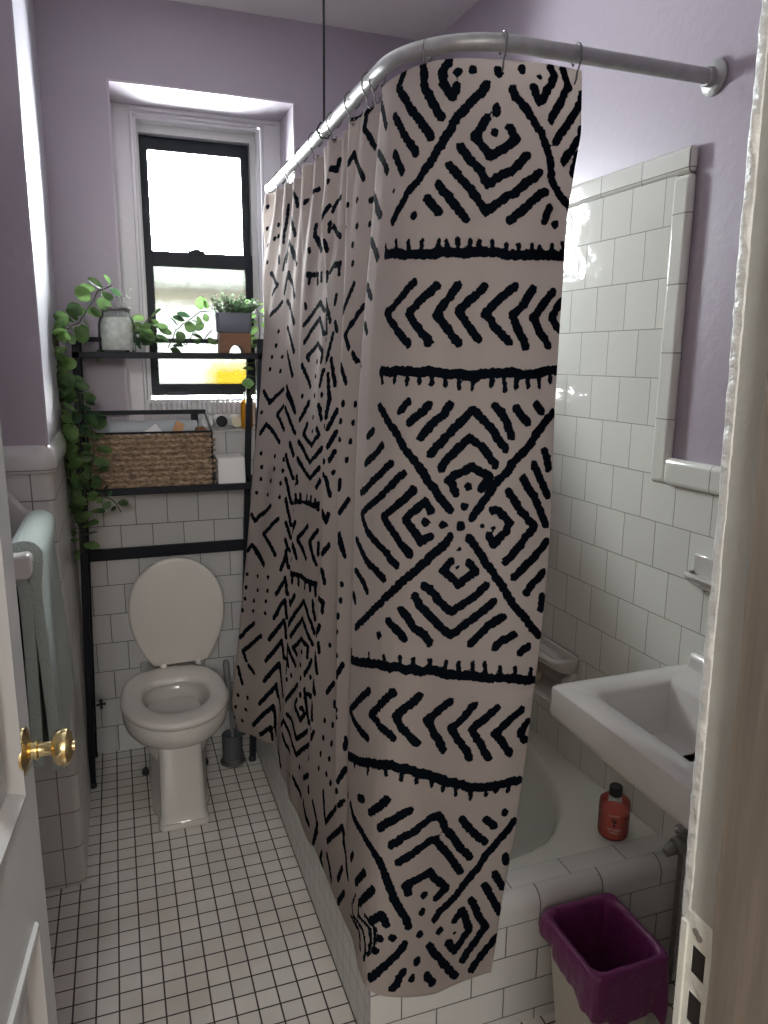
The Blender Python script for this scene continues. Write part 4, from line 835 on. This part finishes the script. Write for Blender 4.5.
st = MB(); lv = MB()
rl = random.Random(21)
for pts, s, sp in vines:
    P_ = [at(*p) for p in pts]
    # resample the strand
    Q = []
    for a_, b_ in zip(P_[:-1], P_[1:]):
        m_ = max(1, int((b_-a_).length/.012))
        for k in range(m_): Q.append(a_.lerp(b_, k/m_)+Vector((rl.uniform(-.002, .002), rl.uniform(-.002, .002), rl.uniform(-.002, .002))))
    Q.append(P_[-1])
    st.tube(Q, .0019, 6)
    acc = 0; flip = 1
    for a_, b_ in zip(Q[:-1], Q[1:]):
        acc += (b_-a_).length
        if acc > sp*.5:
            acc = 0; d_ = (b_-a_).normalized()
            side = d_.cross(Vector((0, -1, .2))).normalized()*flip; flip = -flip
            dr = side*.9+d_*rl.uniform(-.3, .5)+Vector((0, rl.uniform(-.6, .3), rl.uniform(-.45, .35)))
            q = a_+dr.normalized()*.006
            if q.x < -.145 and q.y < 2.6: dr.x = abs(dr.x)*.6
            leafquad(lv, q, dr, s*rl.uniform(.55, 1.0), rl.uniform(.72, .95), .22)
for mb in (st, lv): mb.v = [(max(x, PX+.010+.02*((i*7) % 5)/5) if y > 2.05 else x, min(y, YB-.012) if x < .03 else y, z) for i, (x, y, z) in enumerate(mb.v)]
st.build('stem', M['stem'], gl); lv.build('leaves', M['leaf'], gl)
# pale sprig behind the jar
sp_ = MB(); rl = random.Random(4)
b0 = at(118, 308, 2.70)
for e in ((108, 284), (116, 290), (124, 295), (129, 290), (121, 300), (131, 298)):
    e_ = at(e[0], e[1], 2.70); sp_.tube([b0, b0.lerp(e_, .5)+Vector((.003, 0, .004)), e_], .0011, 5)
    for k in range(7):
        q = b0.lerp(e_, .35+.65*k/6); leafquad(sp_, q, Vector((rl.uniform(-1, 1), rl.uniform(-.5, .5), rl.uniform(-.2, 1))), .012, .5)
sp_.tube([b0+Vector((0, 0, 0)), at(118, 345, 2.70)], .0012, 5)
tag(sp_.build('dried_sprig', M['whiteleaf']), 'pale dried sprig rising behind the glass jar against the window casing', 'sprig')

# ------------------------------------------------------------------ on the window ledge
ZL = RZ0+.0035
def tin(name, px, py, Y, r, m, mface, label, yaw):
    c = at(px, py, Y); c.z = ZL+r
    RM = Matrix.Translation(c) @ Matrix.Rotation(R(yaw), 4, 'Z') @ Matrix.Rotation(R(90), 4, 'X')
    e = empty(name, (c.x, c.y, ZL), label, 'tin', 'small tins on the window ledge')
    MB().lathe([(.0001, -.035), (r*.96, -.035), (r, -.032), (r, .032), (r*.96, .035), (.0001, .035)], (0, 0, 0), 28).build('drum', m, e, M=RM)
    MB().lathe([(.0001, .0345), (r*.90, .0345), (r*.92, .0375), (r*.80, .0385), (r*.72, .0365), (.0001, .0365)], (0, 0, 0), 28).build('end_cap', mface, e, M=RM)
tin('tin', 205, 424, 2.975, .024, M['can'], M['can'], 'plain white tin lying on the window ledge, leftmost of the three', 8)
tin('tin', 220, 424, 2.95, .024, M['can'], M['blackm'], 'white tin with a black end lying on the window ledge', 4)
tin('tin', 236, 424, 2.95, .024, M['can'], M['soap'], 'white tin with a cream ringed end lying beside the amber bottle', 0)
for (px, lab) in ((247, 'amber glass bottle on the window ledge beside the cream-ended tin'), (261, 'amber glass bottle on the window ledge half behind the shower curtain')):
    c = at(px, 420, 2.90); e = empty('amber_bottle', (c.x, c.y, ZL), lab, 'bottle', 'amber bottles on the window ledge')
    MB().lathe([(.0001, 0), (.021, 0), (.023, .003), (.023, .085), (.020, .098), (.010, .108), (.0095, .118)], (c.x, c.y, ZL), 28).build('glass', M['amber'], e)
    MB().lathe([(.0112, .112), (.0112, .134), (.009, .136), (.0001, .136)], (c.x, c.y, ZL), 20).build('cap', M['paper'], e)
# ------------------------------------------------------------------ towel bar, towel and black sheet on the left wall
tbz, tbx = 1.072, -.197
bar = empty('towel_bar', (LX, 1.8, tbz), 'white ceramic towel bar with curved brackets on the left wall behind the door', 'towel bar')
def bracket(y0, y1):
    pts = [(LX-.001, tbz-.070), (LX-.001, tbz+.085)]
    for k in range(1, 11):
        t = k/10; pts.append((LX+.02+.078*t, tbz+.085-.058*(1-math.cos(math.pi*min(1, t*1.15)))/2-.004*t))
    pts += [(tbx+.014, tbz+.026), (tbx+.020, tbz+.018), (tbx+.020, tbz-.018), (tbx+.012, tbz-.026)]
    for k in range(10, -1, -1):
        t = k/10; pts.append((LX+.02+.066*t, tbz-.070+.044*(1-math.cos(math.pi*t))/2))
    MB().prism(pts, 'y', y0, y1).build('bracket', M['porc'], bar, bevel=.006, seg=3, angle=50)
bracket(2.005, 2.048); bracket(1.575, 1.618)
MB().tube([(tbx, 1.60, tbz), (tbx, 2.02, tbz)], .0145, 4).build('rail', M['porc'], bar, bevel=.002, smooth=False)
def towel(name, y0, y1, front, back, m, label, x_out, wav, rad=.022, th=.008, pinch=.014, b_pin=.006, b_out=.002):
    """cloth folded over the bar: front(y), back(y) give the height of the hems"""
    NY, NS = 40, 46; b = MB(); outer = []
    for i in range(NY+1):
        t = i/NY; y = y0+(y1-y0)*t; zf, zb = front(t), back(t); row = []
        for s in range(NS+1):
            q = s/NS*2-1
            if abs(q) < .2:
                a = q/.2*math.pi/2; x = tbx+rad*math.sin(a); z = tbz+.004+rad*.9*math.cos(a)
            else:
                e = (abs(q)-.2)/.8; zz = zf if q > 0 else zb
                z = tbz+.004-(tbz+.004-zz)*e
                cv = min(1, e/.14); x = tbx+(rad-(rad-pinch)*cv+x_out(t)*e if q > 0 else -rad+(rad-b_pin)*cv-b_out*e)
                x += wav*math.sin(t*9+e*1.4+(0 if q > 0 else 2))*min(1, e*2)
            row.append((x, y+.006*math.sin(q*5)*t, z))
        outer.append(row)
    vs = [p for r_ in outer for p in r_]; w_ = NS+1
    b.add(vs, [(i*w_+s, i*w_+s+1, (i+1)*w_+s+1, (i+1)*w_+s) for i in range(NY) for s in range(NS)])
    o = b.build(name, m); so = o.modifiers.new('thick', 'SOLIDIFY'); so.thickness = th; so.offset = 0
    bv = o.modifiers.new('round', 'BEVEL'); bv.width = th*.45; bv.segments = 3; bv.limit_method = 'ANGLE'
    return tag(o, label, 'towel')
t1 = towel('hand_towel', 1.648, 1.992, lambda t: .585+(.09 if t > .52 else 0)*min(1, (t-.52)*9) if t > .52 else .585, lambda t: .60, M['towel'], 'sage green terry towel folded over the ceramic towel bar', lambda t: .010+.020*t, .0055, rad=.025, th=.024)
towel('black_sheet', 1.652, 1.965, lambda t: 1.045, lambda t: .615, M['bsheet'], 'black sheet hanging on the wall side of the sage green towel', lambda t: 0, .001, rad=.0165, th=.003, pinch=.0165, b_pin=.030, b_out=.012)  # black sheet filling the dark strip beside the towel

# ------------------------------------------------------------------ washbasin on the right wall
zs = .80; ex = .843; ey0, ey1 = .70, 1.285
def X1(y): return xr(y)-.0195
def srect(x0, y0, y1, r, z, wall=True, xin=0, n=7):
    pts = rrect(x0, 1.2, y0, y1, r, n)
    out = []
    for x, y in pts:
        if x > 1.0: x = X1(y)-xin
        out.append((x, y, z))
    return out
sk = empty('washbasin', (X1(1.0), 1.0, zs), 'white porcelain wall-hung sink overhanging the near end of the bathtub', 'sink')
lo = [srect(ex+.05, ey0+.05, ey1-.05, .02, zs-.100), srect(ex+.016, ey0+.016, ey1-.016, .016, zs-.084), srect(ex+.004, ey0+.004, ey1-.004, .014, zs-.074), srect(ex, ey0, ey1, .014, zs-.060), srect(ex, ey0, ey1, .014, zs-.007), srect(ex+.002, ey0+.002, ey1-.002, .014, zs-.002), srect(ex+.007, ey0+.007, ey1-.007, .014, zs),
      srect(ex+.066, ey0+.05, ey1-.056, .020, zs-.003, xin=.10), srect(ex+.074, ey0+.06, ey1-.064, .022, zs-.012, xin=.11), srect(ex+.092, ey0+.09, ey1-.085, .040, zs-.08, xin=.13), srect(ex+.12, ey0+.12, ey1-.12, .06, zs-.118, xin=.16)]
MB().loft(lo).build('basin', M['porc'], sk, bevel=0, angle=45)
b = MB().box(X1(1)-.03, X1(1.0)-.005, ey0+.01, ey1-.012, zs-.01, zs+.035); 
b.build('back_ledge', M['porc'], sk, bevel=.012, seg=3)
MB().lathe([(.0001, 0), (.022, 0), (.022, .004), (.012, .003), (.0001, .001)], (1.03, .99, zs-.126), 20).build('drain', M['chrome'], sk)
fm = MB()
for yy in (.90, 1.08):
    MB().lathe([(.022, 0), (.02, .012), (.012, .02), (.012, .035), (.022, .042), (.020, .055), (.0001, .058)], (1.175, yy, zs-.006), 18).build('tap_handle', M['chrome'], sk)
fm.tube([(1.175, .99, zs-.006), (1.175, .99, zs+.06), (1.15, .99, zs+.085), (1.10, .99, zs+.08), (1.09, .99, zs+.06)], .011, 12)
fm.build('tap', M['chrome'], sk)
pm_ = MB().tube([(1.03, .99, zs-.12), (1.03, .99, zs-.30), (1.05, .99, zs-.35), (1.10, .99, zs-.36), (1.14, .99, zs-.33), (1.18, .99, zs-.31), (X1(.99), .99, zs-.31)], .017, 14)
pm_.build('trap_pipe', M['chrome'], sk)
for yy in (.86, 1.08): MB().prism([(X1(yy), zs-.25), (X1(yy), zs-.10), (ex+.17, zs-.10), (ex+.19, zs-.12)], 'y', yy-.012, yy+.012).build('bracket', M['porc'], sk)

# ceramic holder on the tiles by the jamb
hy = 1.283
hd = empty('ceramic_holder', (xr(hy)-.018, hy, 1.01), 'small white ceramic wall holder on the tiles above the sink beside the jamb', 'holder')
b = MB()
b.add(rw(hy-.10, hy+.012, .985, 1.06, .017, .026), RF); b.build('back_plate', M['porc'], hd, bevel=.004)
b = MB(); P0 = xr(hy)
b.loft([[(P0-.020, hy-.09, z), (P0-.020, hy+.008, z), (P0-.020-d_, hy+.006, z), (P0-.020-d_-.006, hy-.01, z), (P0-.020-d_-.006, hy-.09, z)] for z, d_ in ((.990, .012), (1.004, .030), (1.016, .036), (1.021, .034), (1.021, .026), (1.013, .02))])
b.build('shelf', M['porc'], hd, bevel=.003)

# wall-mounted soap dish with grab bar
dy0, dy1, dz = 1.672, 1.925, .648
sd = empty('soap_dish', (xr(1.82)-.018, 1.82, .6), 'white ceramic soap dish set on the tiled wall above the bathtub', 'soap dish')
def dl(ins, z, out, n=6):
    pts = rrect(-out+ins, .0, dy0+ins, dy1-ins, max(.004, .028-ins*.5), n)
    return [(xr(y)-.020+min(x, 0), y, z) for x, y in pts]
lo = [dl(.03, dz-.055, .05), dl(.012, dz-.035, .075), dl(.002, dz-.015, .092), dl(0, dz, .096), dl(.002, dz+.007, .095), dl(.010, dz+.009, .092), dl(.018, dz+.003, .088), dl(.026, dz-.012, .080), dl(.034, dz-.018, .07)]
MB().loft(lo).build('tray', M['porc'], sd, angle=60)
lo = []
b = MB()
b.add(rw(dy0+.004, dy1-.004, .495, .652, .017, .024), RF); b.build('back_plate', M['porc'], sd, bevel=.003, seg=2)
for yy in (dy0+.03, dy1-.03):
    b = MB()
    b.tube([(xr(yy)-.022, yy, dz-.05), (xr(yy)-.052, yy, dz-.075), (xr(yy)-.055, yy, dz-.092), (xr(yy)-.04, yy, dz-.104), (xr(yy)-.02, yy, dz-.106)], .016, 12)
    b.build('grab_post', M['porc'], sd)
lo = [dl(.0, .527, .085), dl(-.004, .535, .098), dl(-.004, .541, .100), dl(.006, .543, .092), dl(.014, .538, .085)]
MB().loft(lo).build('lower_tray', M['porc'], sd, angle=60)
b = MB()
for sc, z in ((.2, 0), (.8, .002), (1, .008), (1, .014), (.85, .021), (.3, .024)):
    pass
sb = MB().loft([[(xr(1.84)-.082+.026*sc*math.cos(2*math.pi*k/28), 1.832+.044*sc*math.sin(2*math.pi*k/28), .5435+z) for k in range(28)] for sc, z in ((.3, 0), (.8, .0015), (1, .008), (1, .015), (.85, .021), (.35, .024))])
tag(sb.build('soap_bar', M['soap'], angle=80), 'cream bar of soap on the lower ledge of the ceramic soap dish', 'soap')

# soap bottle on the tub deck
sx_, sy_ = 1.107, 1.370; zb = TZ-.0055
bo = empty('soap_bottle', (sx_, sy_, zb), 'clear bottle of red liquid soap with black cap on the bathtub corner', 'bottle')
MB().lathe([(.0001, 0), (.032, 0), (.0365, .005), (.0375, .012), (.0375, .084), (.0355, .094), (.027, .102), (.0155, .107), (.0135, .115)], (sx_, sy_, zb), 40).build('shell', M['bottle'], bo)
MB().lathe([(.0001, .002), (.031, .002), (.0355, .006), (.0368, .013), (.0368, .067), (.0001, .068)], (sx_, sy_, zb), 40).build('red_liquid', M['red'], bo)
MB().lathe([(.0145, .107), (.0160, .109), (.0160, .129), (.0145, .132), (.0001, .132)], (sx_, sy_, zb), 28).build('cap', M['blackm'], bo)
# printed marks: two white lines of small lettering and a black figure, on the side that faces the door
vdir = math.atan2(-sy_, -sx_)+.05
def onb(u, z, o=.0004): 
    a = vdir+u/.0375; return (sx_+(.0375+o)*math.cos(a), sy_+(.0375+o)*math.sin(a), zb+z*.93)
def mark(polys):
    b = MB()
    for poly in polys:
        n_ = len(poly); b.add([onb(u, z) for u, z in poly], [tuple(range(n_))])
    return b
wl_ = []
rm = random.Random(2)
for zc, x0, x1, h in ((.0755, -.013, .013, .0038), (.036, -.015, .015, .0042), (.0285, -.011, .011, .0018), (.0255, -.010, .010, .0014)):
    u = x0
    while u < x1:
        lw = rm.uniform(.0010, .0022); kind = rm.random()
        wl_.append([(u, zc-h/2), (u+.0007, zc-h/2), (u+.0007, zc+h/2), (u, zc+h/2)])
        if kind > .3: wl_.append([(u, zc+h/2-.0007), (u+lw, zc+h/2-.0007), (u+lw, zc+h/2), (u, zc+h/2)])
        if kind > .6: wl_.append([(u, zc-h/2), (u+lw, zc-h/2), (u+lw, zc-h/2+.0007), (u, zc-h/2+.0007)])
        u += lw+.0009
mark([q for q in wl_ if q[0][1] > .06]).build('lettering', M['paper'], bo, smooth=False)
mark([q for q in wl_ if q[0][1] <= .06]).build('lettering', M['paper'], bo, smooth=False)
fig = [[(-.0035, .046), (.0050, .045), (.0035, .049), (.0012, .052), (.0018, .056), (-.0012, .057), (-.0010, .051)],
       [(-.0012, .056), (.0018, .055), (.0045, .059), (.0062, .064), (.0040, .066), (.0012, .061)],
       [(-.0012, .057), (.0008, .061), (-.0022, .063), (-.0052, .067), (-.0075, .065), (-.0055, .061)],
       [(.0040, .055), (.0066, .057), (.0064, .060), (.0042, .058)], [(-.0025, .064), (.0008, .064), (.0002, .0675), (-.0022, .067)]]
mark(fig).build('figure_mark', M['blackm'], bo, smooth=False)

# corroded stop valve by the tub corner
vy = 1.222; vc = at(679, 845, vy); SV = 1.25
b = MB().tube([(X1(vy), vy, vc.z), (vc.x-.012, vy, vc.z)], .010*SV, 12)
b.lathe([(.014*SV, -.014), (.017*SV, -.008), (.017*SV, .008), (.014*SV, .014)], (vc.x, vy, vc.z), 14, Matrix.Rotation(R(90), 4, 'Y'))
b.lathe([(.009*SV, 0), (.010*SV, .02), (.014*SV, .024), (.014*SV, .034), (.009*SV, .040), (.0001, .041)], (vc.x+.006, vy, vc.z+.008), 12)
b.lathe([(.0001, -.022), (.011, -.021), (.014, -.006), (.016, 0), (.011, .008)], (vc.x-.018, vy, vc.z-.004), 12, Matrix.Rotation(R(70), 4, 'Y'))
b.tube([(vc.x+.008, vy, vc.z-.012), (vc.x+.010, vy, .0)], .006, 10)
tag(b.build('pipe_valve', M['corrode']), 'corroded pipe valve on the wall at the corner of the tub surround', 'valve')

# ------------------------------------------------------------------ waste bin with purple liner
bnx0, bnx1, bny0, bny1, bnz = .816, .988, 1.026, 1.214, .294
bn = empty('waste_bin', ((bnx0+bnx1)/2, (bny0+bny1)/2, 0), 'cream plastic waste bin lined with a purple bag under the sink', 'bin')
def bl_(ins, z, n=8): return [(x, y, z) for x, y in rrect(bnx0+ins, bnx1-ins, bny0+ins, bny1-ins, .022, n)]
MB().loft([bl_(.026, 0), bl_(.024, .004), bl_(.002, bnz-.01), bl_(-.002, bnz-.006), bl_(-.002, bnz), bl_(.003, bnz), bl_(.004, bnz-.01), bl_(.027, .008)]).build('tub', M['binm'], bn, angle=40)
ri = random.Random(9)
def bagloop(ins, z, amp, ph, drop=None):
    pts = rrect(bnx0+ins, bnx1-ins, bny0+ins, bny1-ins, .024, 14); out = []
    # densify the straights
    D = []
    for a_, b_ in zip(pts, pts[1:]+pts[:1]):
        m_ = max(1, int(math.dist(a_, b_)/.006))
        for k in range(m_): D.append((a_[0]+(b_[0]-a_[0])*k/m_, a_[1]+(b_[1]-a_[1])*k/m_))
    cx_, cy_ = (bnx0+bnx1)/2, (bny0+bny1)/2
    for i, (x, y) in enumerate(D):
        t = i/len(D)*2*math.pi
        j = amp*(math.sin(11*t+ph)+.7*math.sin(19*t+ph*2.3)+.5*math.sin(37*t-ph))
        l = math.hypot(x-cx_, y-cy_)
        zz = z
        if drop is not None:
            nearf = max(0, min(1, (1.09-y)/.06)); leftf = max(0, min(1, (.84-x)/.03)); rightf = max(0, min(1, (x-.96)/.03))
            zz = z-drop*(.040+.078*nearf*min(1, max(0, (x-.80)/.06))+.045*leftf*(1.22-y)/.19+.055*rightf+.003*math.sin(5*t+1)+.0015*math.sin(13*t))
        out.append((x+(x-cx_)/l*j, y+(y-cy_)/l*j, zz+amp*.3*math.sin(9*t+ph)))
    return out
nlen = len(bagloop(.0, 0, 0, 0))
L = []
for ins, z, amp, ph in ((.05, .045, .004, 1), (.034, .05, .003, 2), (.022, .12, .0028, 3), (.016, .20, .002, 3.6), (.012, .27, .0012, 4), (.010, .292, .0008, 4.2), (.0065, .3015, .0006, 4.3)):
    l = bagloop(ins, z, amp, ph)
    L.append(l)
for ins, z, amp in ((-.002, .3045, .0006), (-.0065, .3025, .0007), (-.009, .297, .0009)):
    L.append(bagloop(ins, z, amp, 4.4))
for f, ins, amp in ((.2, -.0105, .0011), (.45, -.0125, .0018), (.7, -.0130, .0024), (.88, -.0115, .0028), (1.0, -.009, .0030)):
    L.append(bagloop(ins, .297, amp, 4.4+f, drop=f))
m_ = min(len(l) for l in L)
def resamp(l, n_):
    out = []
    for k in range(n_):
        q = k*len(l)/n_; i = int(q); a_ = Vector(l[i]); b_ = Vector(l[(i+1) % len(l)]); out.append(a_.lerp(b_, q-i))
    return out
L = [resamp(l, 130) for l in L]
MB().loft(L, True, False).build('purple_liner', M['bag'], bn, angle=180)

# ------------------------------------------------------------------ shower rod, ceiling support, curtain and hooks
RZ = 2.07; RR = .0155; RXc = .560; RYc = 1.388; BR = .205
pts = [(xr(RYc)-.004, RYc, RZ)]
for k in range(1, 9): pts.append((xr(RYc)-(xr(RYc)-RXc-BR)*k/8, RYc, RZ))
for k in range(1, 15):
    a = R(270-90*k/14); pts.append((RXc+BR+BR*math.cos(a), RYc+BR+BR*math.sin(a), RZ))
for k in range(1, 13): pts.append((RXc, RYc+BR+(2.775-RYc-BR)*k/12, RZ))
rod = empty('shower_rod', (RXc, 2.0, RZ), 'bent galvanised steel shower curtain rod running from the right wall round to the window', 'curtain rod')
MB().tube(pts, RR, 20).build('pipe', M['steel'], rod)
FMx = Matrix.Rotation(R(-90-2.9), 4, 'Y')
MB().lathe([(.0001, 0), (.036, 0), (.036, .004), (.030, .009), (.020, .012), (.020, .024), (.0175, .026)], (xr(RYc)-.001, RYc, RZ), 28, FMx).build('wall_flange', M['steel'], rod)
MB().tube([(RXc, 2.768, RZ), (RXc, 2.782, RZ)], .0185, 16).build('end_cap', M['steel'], rod)
b = MB().tube([(RXc, 2.05, RZ+.012), (RXc+.002, 2.05, ZC+.002)], .0032, 10)
b.tube([(RXc-.020, 2.05, RZ), (RXc-.010, 2.05, RZ+.018), (RXc+.010, 2.05, RZ+.018), (RXc+.020, 2.05, RZ), (RXc+.010, 2.05, RZ-.018), (RXc-.010, 2.05, RZ-.018)], .0025, 8, closed=True)
b.build('ceiling_hanger', M['blackm'], rod)

P = curtain_rows(); NV, NU, _ = P.shape
seg_a, seg_b, seg_w = [], [], []
ij = []
for s in INK.split(';'):
    q = s.split(' '); hw = int(q[0])*.001; c_ = [tuple(map(int, t_.split(','))) for t_ in q[1:]]
    if len(c_) == 1: c_ = c_*2
    for a_, b_ in zip(c_[:-1], c_[1:]):
        seg_a.append(P[a_]); seg_b.append(P[b_]); seg_w.append(hw); ij.append((a_, b_))
ink = np.full((NV, NU), .03)
for A_, B_, h_, (a_, b_) in zip(seg_a, seg_b, seg_w, ij):
    i0 = max(0, min(a_[0], b_[0])-9); i1 = min(NV, max(a_[0], b_[0])+10)
    j0 = max(0, min(a_[1], b_[1])-14); j1 = min(NU, max(a_[1], b_[1])+15)
    Q = P[i0:i1, j0:j1]; d_ = B_-A_; L2 = max(1e-12, d_@d_)
    t_ = np.clip(((Q-A_)@d_)/L2, 0, 1)
    dist = np.linalg.norm(Q-A_-t_[..., None]*d_, axis=-1)-h_
    ink[i0:i1, j0:j1] = np.minimum(ink[i0:i1, j0:j1], dist)
me = bpy.data.meshes.new('shower_curtain')
idx = np.arange(NV*NU).reshape(NV, NU)
F = np.stack([idx[:-1, :-1], idx[:-1, 1:], idx[1:, 1:], idx[1:, :-1]], -1).reshape(-1, 4)
me.from_pydata(P.reshape(-1, 3).tolist(), [], F.tolist())
me.materials.append(M['curtain'])
at_ = me.attributes.new('ink', 'FLOAT', 'POINT'); at_.data.foreach_set('value', ink.reshape(-1).astype(np.float32))
du = np.concatenate([[0], np.cumsum(np.linalg.norm(np.diff(P[NV//2], axis=0), axis=1))])
UV = np.stack([np.broadcast_to(du, (NV, NU)), np.broadcast_to((np.linspace(0, 1.88, NV))[:, None], (NV, NU))], -1).reshape(-1, 2)
ul = me.uv_layers.new(name='UVMap')
li = np.empty(len(me.loops), dtype=np.int32); me.loops.foreach_get('vertex_index', li)
ul.data.foreach_set('uv', UV[li].reshape(-1).astype(np.float32))
me.polygons.foreach_set('use_smooth', [True]*len(me.polygons))
cu = bpy.data.objects.new('shower_curtain', me); COL.objects.link(cu)
so = cu.modifiers.new('thick', 'SOLIDIFY'); so.thickness = .0012; so.offset = 0
tag(cu, 'cream shower curtain with black mudcloth-style geometric print hanging outside the bathtub', 'shower curtain')

# steel hooks: an open loop over the rod and a curl through the hem
def hook(c, yawd, lab):
    b = MB(); Mx = Matrix.Translation(c) @ Matrix.Rotation(yawd, 4, 'Z')
    pts = []
    r1 = RR+.0035
    for k in range(13):
        a = R(-60+250*k/12); pts.append(Mx @ Vector((0, r1*math.cos(a), r1*math.sin(a))))
    pts += [Mx @ Vector((0, -.018, -.014)), Mx @ Vector((0, -.012, -.026)), Mx @ Vector((0, -.006, -.036)), Mx @ Vector((0, -.006, -.046)), Mx @ Vector((0, 0, -.053)), Mx @ Vector((0, .006, -.048)), Mx @ Vector((0, .006, -.040))]
    b.tube(pts, .0019, 8)
    e0 = pts[0]; b.lathe([(.0001, -.003), (.0026, -.0015), (.0026, .0015), (.0001, .003)], e0, 10)
    b.lathe([(.0001, -.003), (.0028, -.0015), (.0028, .0015), (.0001, .003)], pts[-1], 10)
    return tag(b.build('curtain_hook', M['ring'], angle=80), lab, 'hook', 'curtain hooks on the shower rod')
HOOKS = [((.890, RYc), 0, 'steel curtain hook on the front rod nearest the right wall'),
 ((.728, RYc), 0, 'steel curtain hook on the front rod in the middle of the front panel'),
 ((.608, 1.4685), 45, 'steel curtain hook on the bend of the rod'),
 ((.5655, 1.640), 84, 'steel curtain hook just left of the rod bend, nearer of a pair'),
 ((.560, 1.672), 90, 'steel curtain hook just left of the rod bend, farther of a pair'),
 ((.560, 1.80), 90, 'steel curtain hook on the side rod, third left of the bend'),
 ((.560, 1.955), 90, 'steel curtain hook on the side rod just in front of the ceiling hanger'),
 ((.560, 2.14), 90, 'steel curtain hook on the side rod just behind the ceiling hanger'),
 ((.560, 2.305), 90, 'steel curtain hook on the side rod, fourth from the window end'),
 ((.560, 2.46), 90, 'steel curtain hook on the side rod, third from the window end'),
 ((.560, 2.61), 90, 'steel curtain hook on the side rod, second from the window end'),
 ((.560, 2.745), 90, 'steel curtain hook at the window end of the shower rod')]
for (x, y), yw, lab in HOOKS: hook(Vector((x, y, RZ)), R(-yw), lab)

# ------------------------------------------------------------------ camera, light
cam = bpy.data.cameras.new('camera'); co = bpy.data.objects.new('camera', cam); COL.objects.link(co)
cam.sensor_fit = 'VERTICAL'; cam.sensor_height = 24; cam.lens = FPX/1024*24
cam.clip_start = .02
rot = Matrix((_r, _u, -_w)).transposed()
co.matrix_world = Matrix.Translation((0, 0, CZ)) @ rot.to_4x4()
SC.camera = co
wd = bpy.data.worlds.new('overcast_sky'); SC.world = wd; wd.use_nodes = True
bg = wd.node_tree.nodes['Background']; bg.inputs[0].default_value = (.93, .97, 1, 1); bg.inputs[1].default_value = SKY
def area(name, loc, rot_, sx, sy, power, col, portal=False):
    l = bpy.data.lights.new(name, 'AREA'); l.shape = 'RECTANGLE'; l.size = sx; l.size_y = sy; l.energy = power; l.color = col
    if portal: l.cycles.is_portal = True
    o = bpy.data.objects.new(name, l); o.location = loc; o.rotation_euler = rot_; COL.objects.link(o); return o
area('window_portal', ((SX0+SX1)/2, YR+.16, (1.33+2.27)/2), (R(-90), 0, 0), SX1-SX0, .94, 1, (1, 1, 1), True)
pl_ = bpy.data.lights.new('hall_fill_light', 'POINT'); pl_.energy = HALL; pl_.color = (1, .985, .95); pl_.shadow_soft_size = .16  # unseen light added behind the camera for even fill through the doorway
po_ = bpy.data.objects.new('hall_fill_light', pl_); po_.location = (-.25, -1.25, 1.95); COL.objects.link(po_)
vs = SC.view_settings
SC.display_settings.display_device = 'sRGB'
vs.view_transform = 'Standard'; vs.look = 'None'; vs.gamma = 1; vs.use_curve_mapping = False; vs.exposure = EXPO
cy = SC.cycles
cy.max_bounces = 10; cy.diffuse_bounces = 6; cy.glossy_bounces = 4; cy.transmission_bounces = 6; cy.transparent_max_bounces = 12
cy.caustics_reflective = False; cy.caustics_refractive = False; cy.sample_clamp_indirect = 6
